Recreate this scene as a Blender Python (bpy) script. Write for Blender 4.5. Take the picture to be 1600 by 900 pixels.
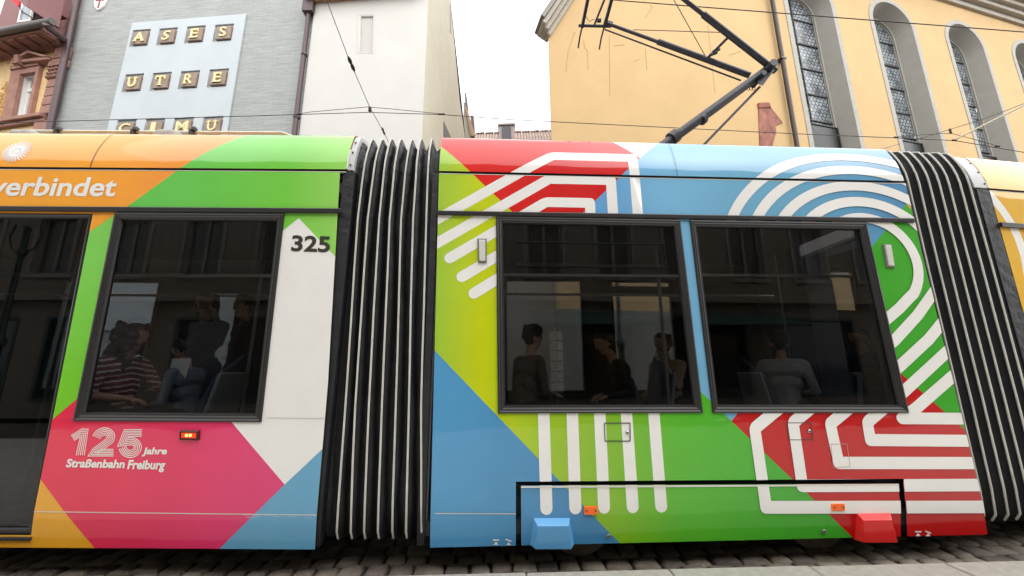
import bpy, bmesh, math, random
import numpy as np
from mathutils import Vector, Matrix
from mathutils.geometry import tessellate_polygon
random.seed(7)
R_ = math.radians
for o in list(bpy.data.objects): bpy.data.objects.remove(o)
scn = bpy.context.scene
COL = scn.collection

# ------------------------------------------------------------------ camera
FPX, PITCH, ROLL, CAMH = 600.0, math.atan(600/2874.), .006, 1.5
CAM = np.array([0, 0, CAMH])
_u = np.array([0, -math.sin(PITCH), math.cos(PITCH)]); FW = np.array([0, math.cos(PITCH), math.sin(PITCH)])
RT = math.cos(ROLL)*np.array([1., 0, 0]) - math.sin(ROLL)*_u
UP = math.cos(ROLL)*_u + math.sin(ROLL)*np.array([1., 0, 0])
cd = bpy.data.cameras.new('camera'); cam = bpy.data.objects.new('camera', cd); COL.objects.link(cam)
cd.sensor_width = 36; cd.lens = 36*FPX/1600; cd.clip_start = .05; cd.clip_end = 2000
cam.matrix_world = Matrix(((RT[0], UP[0], -FW[0], 0), (RT[1], UP[1], -FW[1], 0), (RT[2], UP[2], -FW[2], CAMH), (0, 0, 0, 1)))
scn.camera = cam

# ------------------------------------------------------------------ sky, sun, exposure (overcast)
SUN_EL, SUN_AZ = R_(50), R_(135)          # azimuth clockwise from +Y
w = bpy.data.worlds.new('World'); scn.world = w; w.use_nodes = True
nt = w.node_tree; nt.nodes.clear()
sky = nt.nodes.new('ShaderNodeTexSky'); sky.sky_type = 'NISHITA'; sky.sun_disc = False
sky.sun_elevation = SUN_EL; sky.sun_rotation = SUN_AZ; sky.air_density = 1.0; sky.dust_density = 6.0; sky.ozone_density = 1.0
hs = nt.nodes.new('ShaderNodeHueSaturation'); hs.inputs['Saturation'].default_value = .12
mixw = nt.nodes.new('ShaderNodeMix'); mixw.data_type = 'RGBA'; mixw.inputs[0].default_value = .72
mixw.inputs[7].default_value = (9.6, 9.9, 10.2, 1)       # cloud cover
bg = nt.nodes.new('ShaderNodeBackground'); bg.inputs['Strength'].default_value = .115
wo = nt.nodes.new('ShaderNodeOutputWorld')
nt.links.new(sky.outputs[0], hs.inputs['Color']); nt.links.new(hs.outputs[0], mixw.inputs[6])
nt.links.new(mixw.outputs[2], bg.inputs[0]); nt.links.new(bg.outputs[0], wo.inputs[0])
sd = bpy.data.lights.new('sun', 'SUN'); sd.energy = 1.5; sd.angle = R_(140); sd.color = (1, .97, .92)
so = bpy.data.objects.new('sun', sd); COL.objects.link(so)
sdir = Vector((math.sin(SUN_AZ)*math.cos(SUN_EL), math.cos(SUN_AZ)*math.cos(SUN_EL), math.sin(SUN_EL)))
so.rotation_euler = sdir.to_track_quat('Z', 'Y').to_euler(); so.location = (0, -6, 25)
vs = scn.view_settings
vs.view_transform = 'Standard'; vs.look = 'None'; vs.gamma = 1; vs.use_curve_mapping = False; vs.exposure = 1.15
scn.cycles.max_bounces = 8; scn.cycles.transparent_max_bounces = 16; scn.cycles.caustics_reflective = False; scn.cycles.caustics_refractive = False
scn.cycles.use_denoising = True

# ------------------------------------------------------------------ pixel rays and body frames
def ray(u, v): return FW*FPX + RT*(u-800) - UP*(v-450)
def at_y(u, v, Y):
    d = ray(u, v); return CAM + d*(Y/d[1])
def at_z(u, v, z):
    d = ray(u, v); return CAM + d*((z-CAMH)/d[2])
class Frame:
    """A wall or vehicle side: s runs along it, h up its profile, n outward."""
    def __init__(self, O, yaw, phi, prof):
        self.O = np.array(O, float); y = R_(yaw)
        self.t = np.array([math.cos(y)*math.cos(phi), math.sin(y)*math.cos(phi), math.sin(phi)])
        self.m = np.array([-math.sin(y), math.cos(y), 0]); self.w = np.cross(self.t, self.m)
        self.prof = prof; self.hh = [prof[0][1]]
        for a, b in zip(prof, prof[1:]): self.hh.append(self.hh[-1]+math.hypot(b[0]-a[0], b[1]-a[1]))
        tn = []
        for a, b in zip(prof, prof[1:]):
            l = math.hypot(b[0]-a[0], b[1]-a[1]); tn.append((-(b[1]-a[1])/l, (b[0]-a[0])/l))
        self.vn = [tn[0]]+[((a[0]+b[0])/2, (a[1]+b[1])/2) for a, b in zip(tn, tn[1:])]+[tn[-1]]
    def unp(self, u, v, n_=0.):
        d = ray(u, v); n = len(self.prof)-1
        for i in range(n):
            (o0, z0), (o1, z1) = self.prof[i], self.prof[i+1]
            e = (o1-o0)*self.m+(z1-z0)*self.w; L = np.linalg.norm(e)
            nn = np.cross(self.t, e); B = self.O+(o0-n_)*self.m+z0*self.w
            k = np.dot(B-CAM, nn)/np.dot(d, nn); P = CAM+d*k; lam = np.dot(P-B, e)/L/L
            if (i == 0 or lam >= 0) and (lam <= 1 or i == n-1):
                return (float(np.dot(P-self.O, self.t)), float(self.hh[i]+lam*L))
    def U(self, *pts, n=0.): return [self.unp(*p, n) for p in pts]
    def oz(self, h):
        hh = self.hh; i = min(max(int(np.searchsorted(hh, h))-1, 0), len(hh)-2)
        f = (h-hh[i])/(hh[i+1]-hh[i]); a, b = self.prof[i], self.prof[i+1]
        va, vb = self.vn[i], self.vn[i+1]
        g = min(max(f, 0), 1)
        nn = (va[0]*(1-g)+vb[0]*g, va[1]*(1-g)+vb[1]*g); l = math.hypot(*nn)
        return a[0]+(b[0]-a[0])*f, a[1]+(b[1]-a[1])*f, nn[0]/l, nn[1]/l
    def P(self, s, h, n=0.):
        o, z, no, nz = self.oz(h)
        return self.O+self.t*s+self.m*(o+no*n)+self.w*(z+nz*n)
    def N(self, h):
        o, z, no, nz = self.oz(h); return self.m*no+self.w*nz

# ------------------------------------------------------------------ materials
def lin(c): return tuple(((x/255)/12.92 if x/255 <= .04045 else ((x/255+.055)/1.055)**2.4) for x in c)
ALB = .92
def col(c, k=ALB): r = lin(c); return (r[0]*k, r[1]*k, r[2]*k, 1)
_mats = {}
def mat(name, c=(128, 128, 128), rough=.5, metal=0., spec=.5, coat=0., k=ALB, var=0., vscale=3., bump=0., bscale=60., ramp=None, axis=0, emit=None, detail=4):
    """Principled material; var = mottled colour variation, bump = fine relief, ramp = printed colour gradient along x."""
    if name in _mats: return _mats[name]
    m = bpy.data.materials.new(name); m.use_nodes = True; N = m.node_tree.nodes; Lk = m.node_tree.links
    b = N['Principled BSDF']
    b.inputs['Roughness'].default_value = rough; b.inputs['Metallic'].default_value = metal
    b.inputs['Specular IOR Level'].default_value = spec
    if coat: b.inputs['Coat Weight'].default_value = coat; b.inputs['Coat Roughness'].default_value = .06
    src = None
    tc = N.new('ShaderNodeTexCoord')
    if ramp:
        sx = N.new('ShaderNodeSeparateXYZ'); Lk.new(tc.outputs['Object'], sx.inputs[0])
        mr = N.new('ShaderNodeMapRange'); mr.inputs[1].default_value = ramp[0][0]; mr.inputs[2].default_value = ramp[-1][0]
        Lk.new(sx.outputs[axis], mr.inputs[0])
        cr = N.new('ShaderNodeValToRGB'); cr.color_ramp.interpolation = 'EASE' if len(ramp) == 2 else 'LINEAR'
        while len(cr.color_ramp.elements) < len(ramp): cr.color_ramp.elements.new(.5)
        for i, (x, cc) in enumerate(ramp):
            el = cr.color_ramp.elements[i]; el.position = (x-ramp[0][0])/(ramp[-1][0]-ramp[0][0]); el.color = col(cc, k)
        Lk.new(mr.outputs[0], cr.inputs[0]); src = cr.outputs[0]
    if var:
        nz = N.new('ShaderNodeTexNoise'); nz.inputs['Scale'].default_value = vscale; nz.inputs['Detail'].default_value = detail; nz.inputs['Roughness'].default_value = .6
        Lk.new(tc.outputs['Object'], nz.inputs['Vector'])
        mr2 = N.new('ShaderNodeMapRange'); mr2.inputs[1].default_value = .3; mr2.inputs[2].default_value = .7; mr2.inputs[3].default_value = 1-var; mr2.inputs[4].default_value = 1+var
        Lk.new(nz.outputs['Fac'], mr2.inputs[0])
        vm = N.new('ShaderNodeVectorMath'); vm.operation = 'SCALE'
        if src is None: vm.inputs[0].default_value = col(c, k)[:3]
        else: Lk.new(src, vm.inputs[0])
        Lk.new(mr2.outputs[0], vm.inputs['Scale']); src = vm.outputs[0]
    if src is None: b.inputs['Base Color'].default_value = col(c, k)
    else: Lk.new(src, b.inputs['Base Color'])
    if bump:
        nb = N.new('ShaderNodeTexNoise'); nb.inputs['Scale'].default_value = bscale; nb.inputs['Detail'].default_value = 5
        Lk.new(tc.outputs['Object'], nb.inputs['Vector'])
        bp = N.new('ShaderNodeBump'); bp.inputs['Strength'].default_value = bump; bp.inputs['Distance'].default_value = .02
        Lk.new(nb.outputs['Fac'], bp.inputs['Height']); Lk.new(bp.outputs[0], b.inputs['Normal'])
    if emit: b.inputs['Emission Color'].default_value = col(emit[0], 1); b.inputs['Emission Strength'].default_value = emit[1]
    _mats[name] = m; return m
def paint(name, c=(0, 0, 0), ramp=None, k=ALB, axis=0):
    """Vehicle film: glossy print with the slight waviness of a film on sheet metal."""
    if name in _mats: return _mats[name]
    m = mat(name, c, rough=.38, spec=.12, ramp=ramp, k=k, axis=axis, var=.035, vscale=2.6, detail=7)
    N = m.node_tree.nodes; Lk = m.node_tree.links; b = N['Principled BSDF']
    b.inputs['Coat Weight'].default_value = .85; b.inputs['Coat Roughness'].default_value = .03; b.inputs['Coat IOR'].default_value = 1.5
    tc = N.new('ShaderNodeTexCoord'); mp = N.new('ShaderNodeMapping'); mp.inputs['Scale'].default_value = (.9, .9, 2.4)
    nb = N.new('ShaderNodeTexNoise'); nb.inputs['Scale'].default_value = 1.6; nb.inputs['Detail'].default_value = 2
    Lk.new(tc.outputs['Object'], mp.inputs[0]); Lk.new(mp.outputs[0], nb.inputs['Vector'])
    bp = N.new('ShaderNodeBump'); bp.inputs['Strength'].default_value = .25; bp.inputs['Distance'].default_value = .02
    Lk.new(nb.outputs['Fac'], bp.inputs['Height']); Lk.new(bp.outputs[0], b.inputs['Coat Normal'])
    return m
def glass(name, tint=(.5, .5, .5), rough=0.0, ior=1.5):
    if name in _mats: return _mats[name]
    m = bpy.data.materials.new(name); m.use_nodes = True; N = m.node_tree.nodes; Lk = m.node_tree.links; N.clear()
    t = N.new('ShaderNodeBsdfTransparent'); t.inputs[0].default_value = (*tint, 1)
    g = N.new('ShaderNodeBsdfGlossy'); g.inputs['Roughness'].default_value = rough
    f = N.new('ShaderNodeFresnel'); gi = N.new('ShaderNodeNewGeometry'); mr = N.new('ShaderNodeMapRange')
    mr.inputs[3].default_value = ior; mr.inputs[4].default_value = 1/ior; Lk.new(gi.outputs['Backfacing'], mr.inputs[0]); Lk.new(mr.outputs[0], f.inputs[0])
    mx = N.new('ShaderNodeMixShader'); o = N.new('ShaderNodeOutputMaterial')
    Lk.new(f.outputs[0], mx.inputs[0]); Lk.new(t.outputs[0], mx.inputs[1]); Lk.new(g.outputs[0], mx.inputs[2]); Lk.new(mx.outputs[0], o.inputs[0])
    _mats[name] = m; return m

# ------------------------------------------------------------------ mesh helpers
ORIG = {}
def mk(name, verts, faces, mats, parent=None, fm=None, smooth=False, normals=None, loc=None):
    base = ORIG[parent.name] if parent else (np.array(loc, float) if loc is not None else np.zeros(3))
    me = bpy.data.meshes.new(name)
    me.from_pydata([tuple(np.asarray(v, float)-base) for v in verts], [], [tuple(f) for f in faces])
    if not isinstance(mats, (list, tuple)): mats = [mats]
    for m in mats: me.materials.append(m)
    if fm is not None: me.polygons.foreach_set('material_index', fm)
    if smooth or normals is not None: me.polygons.foreach_set('use_smooth', [True]*len(me.polygons))
    me.update()
    if normals is not None: me.normals_split_custom_set_from_vertices([tuple(n) for n in normals])
    o = bpy.data.objects.new(name, me); COL.objects.link(o)
    if parent: o.parent = parent
    elif loc is not None: o.location = loc
    ORIG[o.name] = base
    return o
def tag(o, label, cat, group=None, kind=None):
    if label: o['label'] = label
    if cat: o['category'] = cat
    if group: o['group'] = group
    if kind: o['kind'] = kind
    return o
def empty(name, loc, label, cat, group=None):
    o = bpy.data.objects.new(name, None); COL.objects.link(o); o.location = loc; o.empty_display_size = .2
    ORIG[o.name] = np.array(loc, float); return tag(o, label, cat, group)
def structure(o): o['kind'] = 'structure'; return o
class MB:
    def __init__(self): self.v = []; self.f = []; self.m = []; self.sm = False
    def add(self, vs_, fs, mi=0):
        b = len(self.v); self.v += [np.asarray(x, float) for x in vs_]; self.f += [tuple(i+b for i in f) for f in fs]; self.m += [mi]*len(fs); return self
    def hexa(self, p, mi=0):   # 8 points: bottom 4 ccw, top 4
        return self.add(p, [(3, 2, 1, 0), (4, 5, 6, 7), (0, 1, 5, 4), (1, 2, 6, 5), (2, 3, 7, 6), (3, 0, 4, 7)], mi)
    def box(self, x0, x1, y0, y1, z0, z1, mi=0):
        return self.hexa([(x0, y0, z0), (x1, y0, z0), (x1, y1, z0), (x0, y1, z0), (x0, y0, z1), (x1, y0, z1), (x1, y1, z1), (x0, y1, z1)], mi)
    def fbox(self, F, s0, s1, h0, h1, n0, n1, mi=0):   # box in a frame (n outward)
        P = F.P
        return self.hexa([P(s0, h0, n1), P(s1, h0, n1), P(s1, h0, n0), P(s0, h0, n0), P(s0, h1, n1), P(s1, h1, n1), P(s1, h1, n0), P(s0, h1, n0)], mi)
    def fquad(self, F, q, n0, n1, mi=0):  # prism of an (s,h) polygon
        k = len(q); a = sum(q[i][0]*q[(i+1) % k][1]-q[(i+1) % k][0]*q[i][1] for i in range(k))
        if a < 0: q = q[::-1]
        vs_ = [F.P(s, h, n1) for s, h in q]+[F.P(s, h, n0) for s, h in q]
        tri = tessellate_polygon([[Vector((s, h, 0)) for s, h in q]])
        fs = []
        for t in tri:
            ar = (q[t[1]][0]-q[t[0]][0])*(q[t[2]][1]-q[t[0]][1])-(q[t[2]][0]-q[t[0]][0])*(q[t[1]][1]-q[t[0]][1])
            t = t if ar > 0 else t[::-1]
            fs.append(t); fs.append(tuple(i+k for i in t[::-1]))
        fs += [(i, i+k, (i+1) % k+k, (i+1) % k) for i in range(k)]
        return self.add(vs_, fs, mi)
    def tube(self, pts, r, n=8, mi=0, cap=True):
        pts = [np.asarray(p, float) for p in pts]; k = len(pts)
        rs = r if isinstance(r, (list, tuple)) else [r]*k
        ref = None; vs_ = []
        for i in range(k):
            d = (pts[min(i+1, k-1)]-pts[max(i-1, 0)]); d = d/(np.linalg.norm(d)+1e-12)
            if ref is None: ref = np.cross(d, [0, 0, 1]) if abs(d[2]) < .9 else np.cross(d, [1, 0, 0])
            ref = ref-d*np.dot(ref, d); ref = ref/(np.linalg.norm(ref)+1e-12); b = np.cross(d, ref)
            vs_ += [pts[i]+rs[i]*(math.cos(2*math.pi*j/n)*ref+math.sin(2*math.pi*j/n)*b) for j in range(n)]
        fs = [(i*n+j, i*n+(j+1) % n, (i+1)*n+(j+1) % n, (i+1)*n+j) for i in range(k-1) for j in range(n)]
        if cap: fs += [tuple(range(n-1, -1, -1)), tuple((k-1)*n+j for j in range(n))]
        return self.add(vs_, fs, mi)
    def lathe(self, c, prof, n=16, axis=(0, 0, 1), mi=0):   # prof: (radius, height)
        ax = Vector(axis).normalized(); q = ax.to_track_quat('Z', 'Y'); c = np.asarray(c, float); vs_ = []
        for r, h in prof:
            for j in range(n):
                a = 2*math.pi*j/n; vs_.append(c+np.array(q @ Vector((r*math.cos(a), r*math.sin(a), h))))
        k = len(prof)
        fs = [(i*n+j, i*n+(j+1) % n, (i+1)*n+(j+1) % n, (i+1)*n+j) for i in range(k-1) for j in range(n)]
        fs += [tuple(range(n-1, -1, -1)), tuple((k-1)*n+j for j in range(n))]
        return self.add(vs_, fs, mi)
    def build(self, name, mats, parent=None, smooth=False, loc=None, bevel=0, seg=2):
        o = mk(name, self.v, self.f, mats, parent, self.m, smooth, loc=loc)
        if bevel:
            bv = o.modifiers.new('bevel', 'BEVEL'); bv.width = bevel; bv.segments = seg; bv.limit_method = 'ANGLE'; bv.angle_limit = R_(35)
        if smooth:
            es = o.modifiers.new('split', 'EDGE_SPLIT'); es.split_angle = R_(40)
        return o

# ---- flat shapes in (s,h)
def clip(poly, cp):
    a = sum(cp[i][0]*cp[(i+1) % len(cp)][1]-cp[(i+1) % len(cp)][0]*cp[i][1] for i in range(len(cp)))
    if a < 0: cp = cp[::-1]
    out = list(poly)
    for i in range(len(cp)):
        (x0, y0), (x1, y1) = cp[i], cp[(i+1) % len(cp)]
        side = lambda p: (x1-x0)*(p[1]-y0)-(y1-y0)*(p[0]-x0)
        src = out; out = []
        for j in range(len(src)):
            p, q = src[j], src[(j+1) % len(src)]; a_, b_ = side(p), side(q)
            if a_ >= 0: out.append(p)
            if (a_ > 0 > b_) or (a_ < 0 < b_):
                f = a_/(a_-b_); out.append((p[0]+(q[0]-p[0])*f, p[1]+(q[1]-p[1])*f))
        if len(out) < 3: return []
    return out
def stroke(pts, wd, round_start=False, round_end=False, fillet=0.):
    """Outline of a band of even width along pts; outer corners rounded by fillet."""
    p = [np.array(x, float) for x in pts]; n = len(p); Lf, Rt = [], []
    for i in range(n):
        d0 = p[i]-p[i-1] if i > 0 else p[1]-p[0]; d1 = p[i+1]-p[i] if i < n-1 else p[-1]-p[-2]
        d0 = d0/np.linalg.norm(d0); d1 = d1/np.linalg.norm(d1)
        n0 = np.array([-d0[1], d0[0]]); n1 = np.array([-d1[1], d1[0]]); b = n0+n1; b = b/np.linalg.norm(b); l = wd/2/max(.3, np.dot(b, n0))
        turn = d0[0]*d1[1]-d0[1]*d1[0]
        def corner(sgn):
            c = p[i]+b*l*sgn
            if fillet and abs(turn) > .3 and turn*sgn < 0:
                a_, e_ = c-d0*fillet, c+d1*fillet
                return [a_*(1-t)**2+c*2*t*(1-t)+e_*t*t for t in (0, .2, .4, .6, .8, 1)]
            return [c]
        Lf += corner(1); Rt += corner(-1)
    def cap(c, a_, b_):
        a0 = math.atan2(*(a_-c)[::-1]); return [c+wd/2*np.array([math.cos(a0-math.pi*t), math.sin(a0-math.pi*t)]) for t in (.125, .25, .375, .5, .625, .75, .875)]
    out = list(Lf)
    if round_end: out += cap(p[-1], Lf[-1], Rt[-1])
    out += Rt[::-1]
    if round_start: out += cap(p[0], Rt[0], Lf[0])
    return [tuple(x) for x in out]
def text_tris(s, bold=.0, shear=0.):
    """Mesh of a word set in the built-in typeface, in its own 0..1 box (x) and cap units (y)."""
    cu = bpy.data.curves.new('word', 'FONT'); cu.body = s; cu.offset = bold; cu.shear = shear; cu.resolution_u = 4
    o = bpy.data.objects.new('word', cu); COL.objects.link(o)
    dg = bpy.context.evaluated_depsgraph_get(); me = bpy.data.meshes.new_from_object(o.evaluated_get(dg))
    v = np.array([x.co[:2] for x in me.vertices]); f = [tuple(q.vertices) for q in me.polygons]
    bpy.data.objects.remove(o); bpy.data.curves.remove(cu); bpy.data.meshes.remove(me)
    v -= v.min(0); sz = v.max(0); v /= sz
    return v, f
class Panel:
    """A sheet on a frame's surface: stacked coloured films, openings cut out, bent to the frame's profile."""
    def __init__(self, F, bound): self.F = F; self.bound = bound; self.bm = bmesh.new(); self.mats = []; self.k = 0
    def mi(self, m):
        if m not in self.mats: self.mats.append(m)
        return self.mats.index(m)
    def layer(self, m, polys, up=True):
        if up: self.k += 1
        i = self.mi(m); z = self.k*.0004
        for q in polys:
            q = clip(q, self.bound)
            if len(q) < 3: continue
            V = [self.bm.verts.new((s, h, z)) for s, h in q]
            for t in tessellate_polygon([[Vector((s, h, 0)) for s, h in q]]):
                a = [V[j] for j in t]
                try:
                    f = self.bm.faces.new(a); f.material_index = i; f.normal_update()
                    if f.normal.z < 0: f.normal_flip()
                except ValueError: pass
    def word(self, m, s, q, bold=.0, shear=0.):   # q: (s,h) of bottom-left, bottom-right, top-left
        self.k += 1; i = self.mi(m); z = self.k*.0004; v, f = text_tris(s, bold, shear)
        o, ex, ey = np.array(q[0]), np.array(q[1])-np.array(q[0]), np.array(q[2])-np.array(q[0])
        V = [self.bm.verts.new((*(o+ex*a+ey*b), z)) for a, b in v]
        for t in f:
            fc = self.bm.faces.new([V[j] for j in t]); fc.material_index = i; fc.normal_update()
            if fc.normal.z < 0: fc.normal_flip()
    def build(self, name, parent, openings=()):
        bm = self.bm
        def cut(co, no):
            g = bm.verts[:]+bm.edges[:]+bm.faces[:]
            bmesh.ops.bisect_plane(bm, geom=g, dist=1e-6, plane_co=co, plane_no=no)
        for q in openings:
            a = sum(q[i][0]*q[(i+1) % len(q)][1]-q[(i+1) % len(q)][0]*q[i][1] for i in range(len(q)))
            if a < 0: q = q[::-1]
            for i in range(len(q)):
                (x0, y0), (x1, y1) = q[i], q[(i+1) % len(q)]; cut((x0, y0, 0), (y0-y1, x1-x0, 0))
            dead = []
            for f in bm.faces:
                c = f.calc_center_median()
                if all((q[(i+1) % len(q)][0]-q[i][0])*(c.y-q[i][1])-(q[(i+1) % len(q)][1]-q[i][1])*(c.x-q[i][0]) > 0 for i in range(len(q))): dead.append(f)
            bmesh.ops.delete(bm, geom=dead, context='FACES')
        lo = min(v.co.y for v in bm.verts); hi = max(v.co.y for v in bm.verts)
        for h in self.F.hh:
            if lo+.002 < h < hi-.002: cut((0, h, 0), (0, 1, 0))
        bm.verts.index_update(); nv = [self.F.N(v.co.y) for v in bm.verts]
        vs_ = [self.F.P(v.co.x, v.co.y, v.co.z) for v in bm.verts]
        fs = [[v.index for v in f.verts] for f in bm.faces]; fm = [f.material_index for f in bm.faces]
        o = mk(name, vs_, fs, self.mats, parent, fm, normals=nv); bm.free(); return o
def ring(F, q, steps):
    """Moulded frame around an (s,h) quad; steps = (inset, n)."""
    mb = MB(); loops = []
    c = np.mean(np.array(q), 0)
    if sum(q[i][0]*q[(i+1) % 4][1]-q[(i+1) % 4][0]*q[i][1] for i in range(4)) < 0: q = q[::-1]
    def inset(d):
        out = []
        for i in range(4):
            p = np.array(q[i]); a = np.array(q[i-1])-p; b = np.array(q[(i+1) % 4])-p
            a = a/np.linalg.norm(a); b = b/np.linalg.norm(b); sn = abs(a[0]*b[1]-a[1]*b[0]); out.append(p+(a+b)*d/sn)
        return out
    for d, n in steps: loops.append([F.P(x[0], x[1], n) for x in inset(d)])
    for l in loops: mb.v += l
    for k in range(len(loops)-1):
        for i in range(4):
            mb.f.append((k*4+i, k*4+(i+1) % 4, k*4+4+(i+1) % 4, k*4+4+i)); mb.m.append(0)
    return mb, [tuple(x) for x in inset(steps[-1][0])]
def hole_wall(F, outer, holes, n=0.):
    """A wall face with openings."""
    allp = [[Vector((*p, 0)) for p in l] for l in [outer]+holes]; flat = [p for l in [outer]+holes for p in l]
    fs = []
    for t in tessellate_polygon(allp):
        a, b, c = (flat[i] for i in t)
        fs.append(t if (b[0]-a[0])*(c[1]-a[1])-(c[0]-a[0])*(b[1]-a[1]) > 0 else t[::-1])
    return [F.P(s, h, n) for s, h in flat], fs

# ================================================================== GROUND
M_ALONG = 2.8
m_street = mat('street_ground', (98, 94, 88), rough=.9, var=.25, vscale=.8, bump=.4, bscale=20)
g = MB(); g.add([(-900, -900, -.16), (900, -900, -.16), (900, 900, -.16), (-900, 900, -.16)], [(0, 1, 2, 3)])
structure(g.build('ground', m_street))
FLAT = [(0, 0), (0, 30)]
def cobble_mat():
    m = mat('cobble_stone', (116, 106, 95), rough=.75, var=.35, vscale=5., bump=.5, bscale=70)
    N = m.node_tree.nodes; Lk = m.node_tree.links; b = N['Principled BSDF']
    gi = N.new('ShaderNodeNewGeometry'); hs = N.new('ShaderNodeHueSaturation')
    mr = N.new('ShaderNodeMapRange'); mr.inputs[3].default_value = .55; mr.inputs[4].default_value = 1.35
    Lk.new(gi.outputs['Random Per Island'], mr.inputs[0]); Lk.new(mr.outputs[0], hs.inputs['Value'])
    mh = N.new('ShaderNodeMapRange'); mh.inputs[3].default_value = .47; mh.inputs[4].default_value = .52; Lk.new(gi.outputs['Random Per Island'], mh.inputs[0]); Lk.new(mh.outputs[0], hs.inputs['Hue'])
    src = b.inputs['Base Color'].links[0].from_socket; Lk.new(src, hs.inputs['Color']); Lk.new(hs.outputs[0], b.inputs['Base Color'])
    return m
def cobbles():
    mb = MB(); rng = random.Random(3)
    ya = R_(M_ALONG+.4); t = np.array([math.cos(ya), math.sin(ya), 0]); m = np.array([-math.sin(ya), math.cos(ya), 0]); O = np.array([-1.0, 2.98, 0])
    r = 0; y = -.9
    while y < 3.4:
        d = .15+rng.random()*.03; x = -7+rng.random()*.2
        while x < 9:
            wd = .15+rng.random()*.09
            if y < 1.2 or (r % 1 == 0):
                g_ = .011; zt = rng.uniform(-.008, .006); e = .022
                c = [(x+g_, y+g_), (x+wd-g_, y+g_), (x+wd-g_, y+d-g_), (x+g_, y+d-g_)]
                c = [(a+rng.uniform(-.012, .012), b+rng.uniform(-.012, .012)) for a, b in c]; cx = sum(a for a, b in c)/4; cy = sum(b for a, b in c)/4
                V = [O+t*a+m*b+np.array([0, 0, -.07]) for a, b in c]
                V += [O+t*a+m*b+np.array([0, 0, zt-.018]) for a, b in c]
                V += [O+t*(a+(cx-a)*.2)+m*(b+(cy-b)*.2)+np.array([0, 0, zt-.002]) for a, b in c]
                V += [O+t*cx+m*cy+np.array([0, 0, zt+.004])]
                F_ = [(i, (i+1) % 4, 4+(i+1) % 4, 4+i) for i in range(4)]+[(4+i, 4+(i+1) % 4, 8+(i+1) % 4, 8+i) for i in range(4)]+[(8+i, 8+(i+1) % 4, 12) for i in range(4)]
                mb.add(V, F_)
            x += wd
        y += d; r += 1
    o = mb.build('cobblestone_paving', cobble_mat(), smooth=False); structure(o)
    for p in o.data.polygons: p.use_smooth = True
    b2 = MB(); b2.add([O+t*-9+m*-.95+np.array([0, 0, -.03]), O+t*12+m*-.95+np.array([0, 0, -.03]), O+t*12+m*40+np.array([0, 0, -.03]), O+t*-40+m*40+np.array([0, 0, -.03]), O+t*-40+m*-.95+np.array([0, 0, -.03])], [(0, 1, 2, 3, 4)])
    structure(b2.build('roadway', mat('joint_sand', (60, 56, 50), rough=.95, var=.3, vscale=30, bump=.5, bscale=150)))
cobbles()
# kerb and pavement on the photographer's side
KB = [at_z(580, 900, .12), at_z(1600, 875, .12)]
kd = KB[1]-KB[0]; kd = kd/np.linalg.norm(kd); kn = np.array([-kd[1], kd[0], 0])
m_granite = mat('granite_kerb', (160, 155, 146), rough=.75, var=.14, vscale=18, bump=.25, bscale=220)
mb = MB(); rng = random.Random(5); x = -1.2-.02
kb0 = KB[0]
x = -6.4; joints = []
xs = []
p_j = at_z(1478, 880, .12); off = float(np.dot(p_j-kb0, kd)) % 1.0
x = off-8
while x < 12:
    a = kb0+kd*(x+.004); b = kb0+kd*(x+.996); i_ = kn*-.32
    z0 = np.array([0, 0, -.3]); z1 = np.array([0, 0, rng.uniform(-.003, .003)])
    mb.hexa([a+i_+z0, b+i_+z0, b+z0, a+z0, a+i_+z1, b+i_+z1, b+z1, a+z1]); x += 1.0
structure(mb.build('kerb', m_granite, bevel=.012))
mb = MB(); mb.add([kb0+kd*-60+kn*-.326, kb0+kd*60+kn*-.326, kb0+kd*60+kn*-4.6, kb0+kd*-60+kn*-4.6], [(3, 2, 1, 0)])
structure(mb.build('pavement', mat('pavement_slabs', (206, 202, 194), rough=.85, var=.15, vscale=6, bump=.3, bscale=90)))

# ================================================================== TRAM
SEAM = 3.245
prof = [(.012, .185), (.004, .21), (.0, .44), (0, SEAM)]
prof[0] = (.018, .19); prof[1] = (.006, .34)
prof += [(.104*(x/.41)**2, SEAM+x) for x in (.03, .06, .09, .12, .15, .18, .21, .24, .27, .30, .33, .36, .385, .41)]
prof += [(.135, SEAM+.434), (.18, SEAM+.452), (.25, SEAM+.466), (.45, SEAM+.48)]
D = 3.162
FL = Frame((-1.2, D, 0), .2, -.0125, prof)
FM = Frame((-1.2, D, 0), 2.8, -.004, prof)
e = FM.O+FM.t*4.96
FR = Frame((e[0], e[1]+.04, 0), 8.5, 0, prof)
TRAM = empty('tram', (.6, D+1.15, 0), 'multicoloured articulated tram with two black bellows and a raised pantograph', 'tram')
WIDTH = 2.3
HT = FL.hh[-1]-.001
# --- livery colours
white = paint('livery_white', (237, 235, 231), k=.99)
# ramp x positions are relative to the tram's base point (x = .6)
lime = paint('livery_lime', ramp=[(-1.3, (160, 205, 70)), (-.85, (205, 216, 22)), (-.45, (172, 206, 38)), (.1, (140, 192, 38)), (.7, (92, 188, 44)), (1.5, (72, 178, 46)), (2.3, (58, 162, 40))])
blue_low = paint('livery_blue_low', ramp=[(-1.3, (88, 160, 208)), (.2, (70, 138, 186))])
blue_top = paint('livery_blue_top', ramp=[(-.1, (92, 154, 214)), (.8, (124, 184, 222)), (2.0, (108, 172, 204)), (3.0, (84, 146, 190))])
red_top = paint('livery_red', ramp=[(-1.2, (230, 40, 34)), (0, (212, 28, 28))])
red_low = paint('livery_dark_red', (196, 18, 20))
green2 = paint('livery_green', (66, 170, 44))
orange_sp = paint('livery_amber', (240, 185, 90))
orange = paint('livery_orange', ramp=[(-4.6, (255, 172, 48)), (-3.2, (255, 156, 72))])
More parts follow.
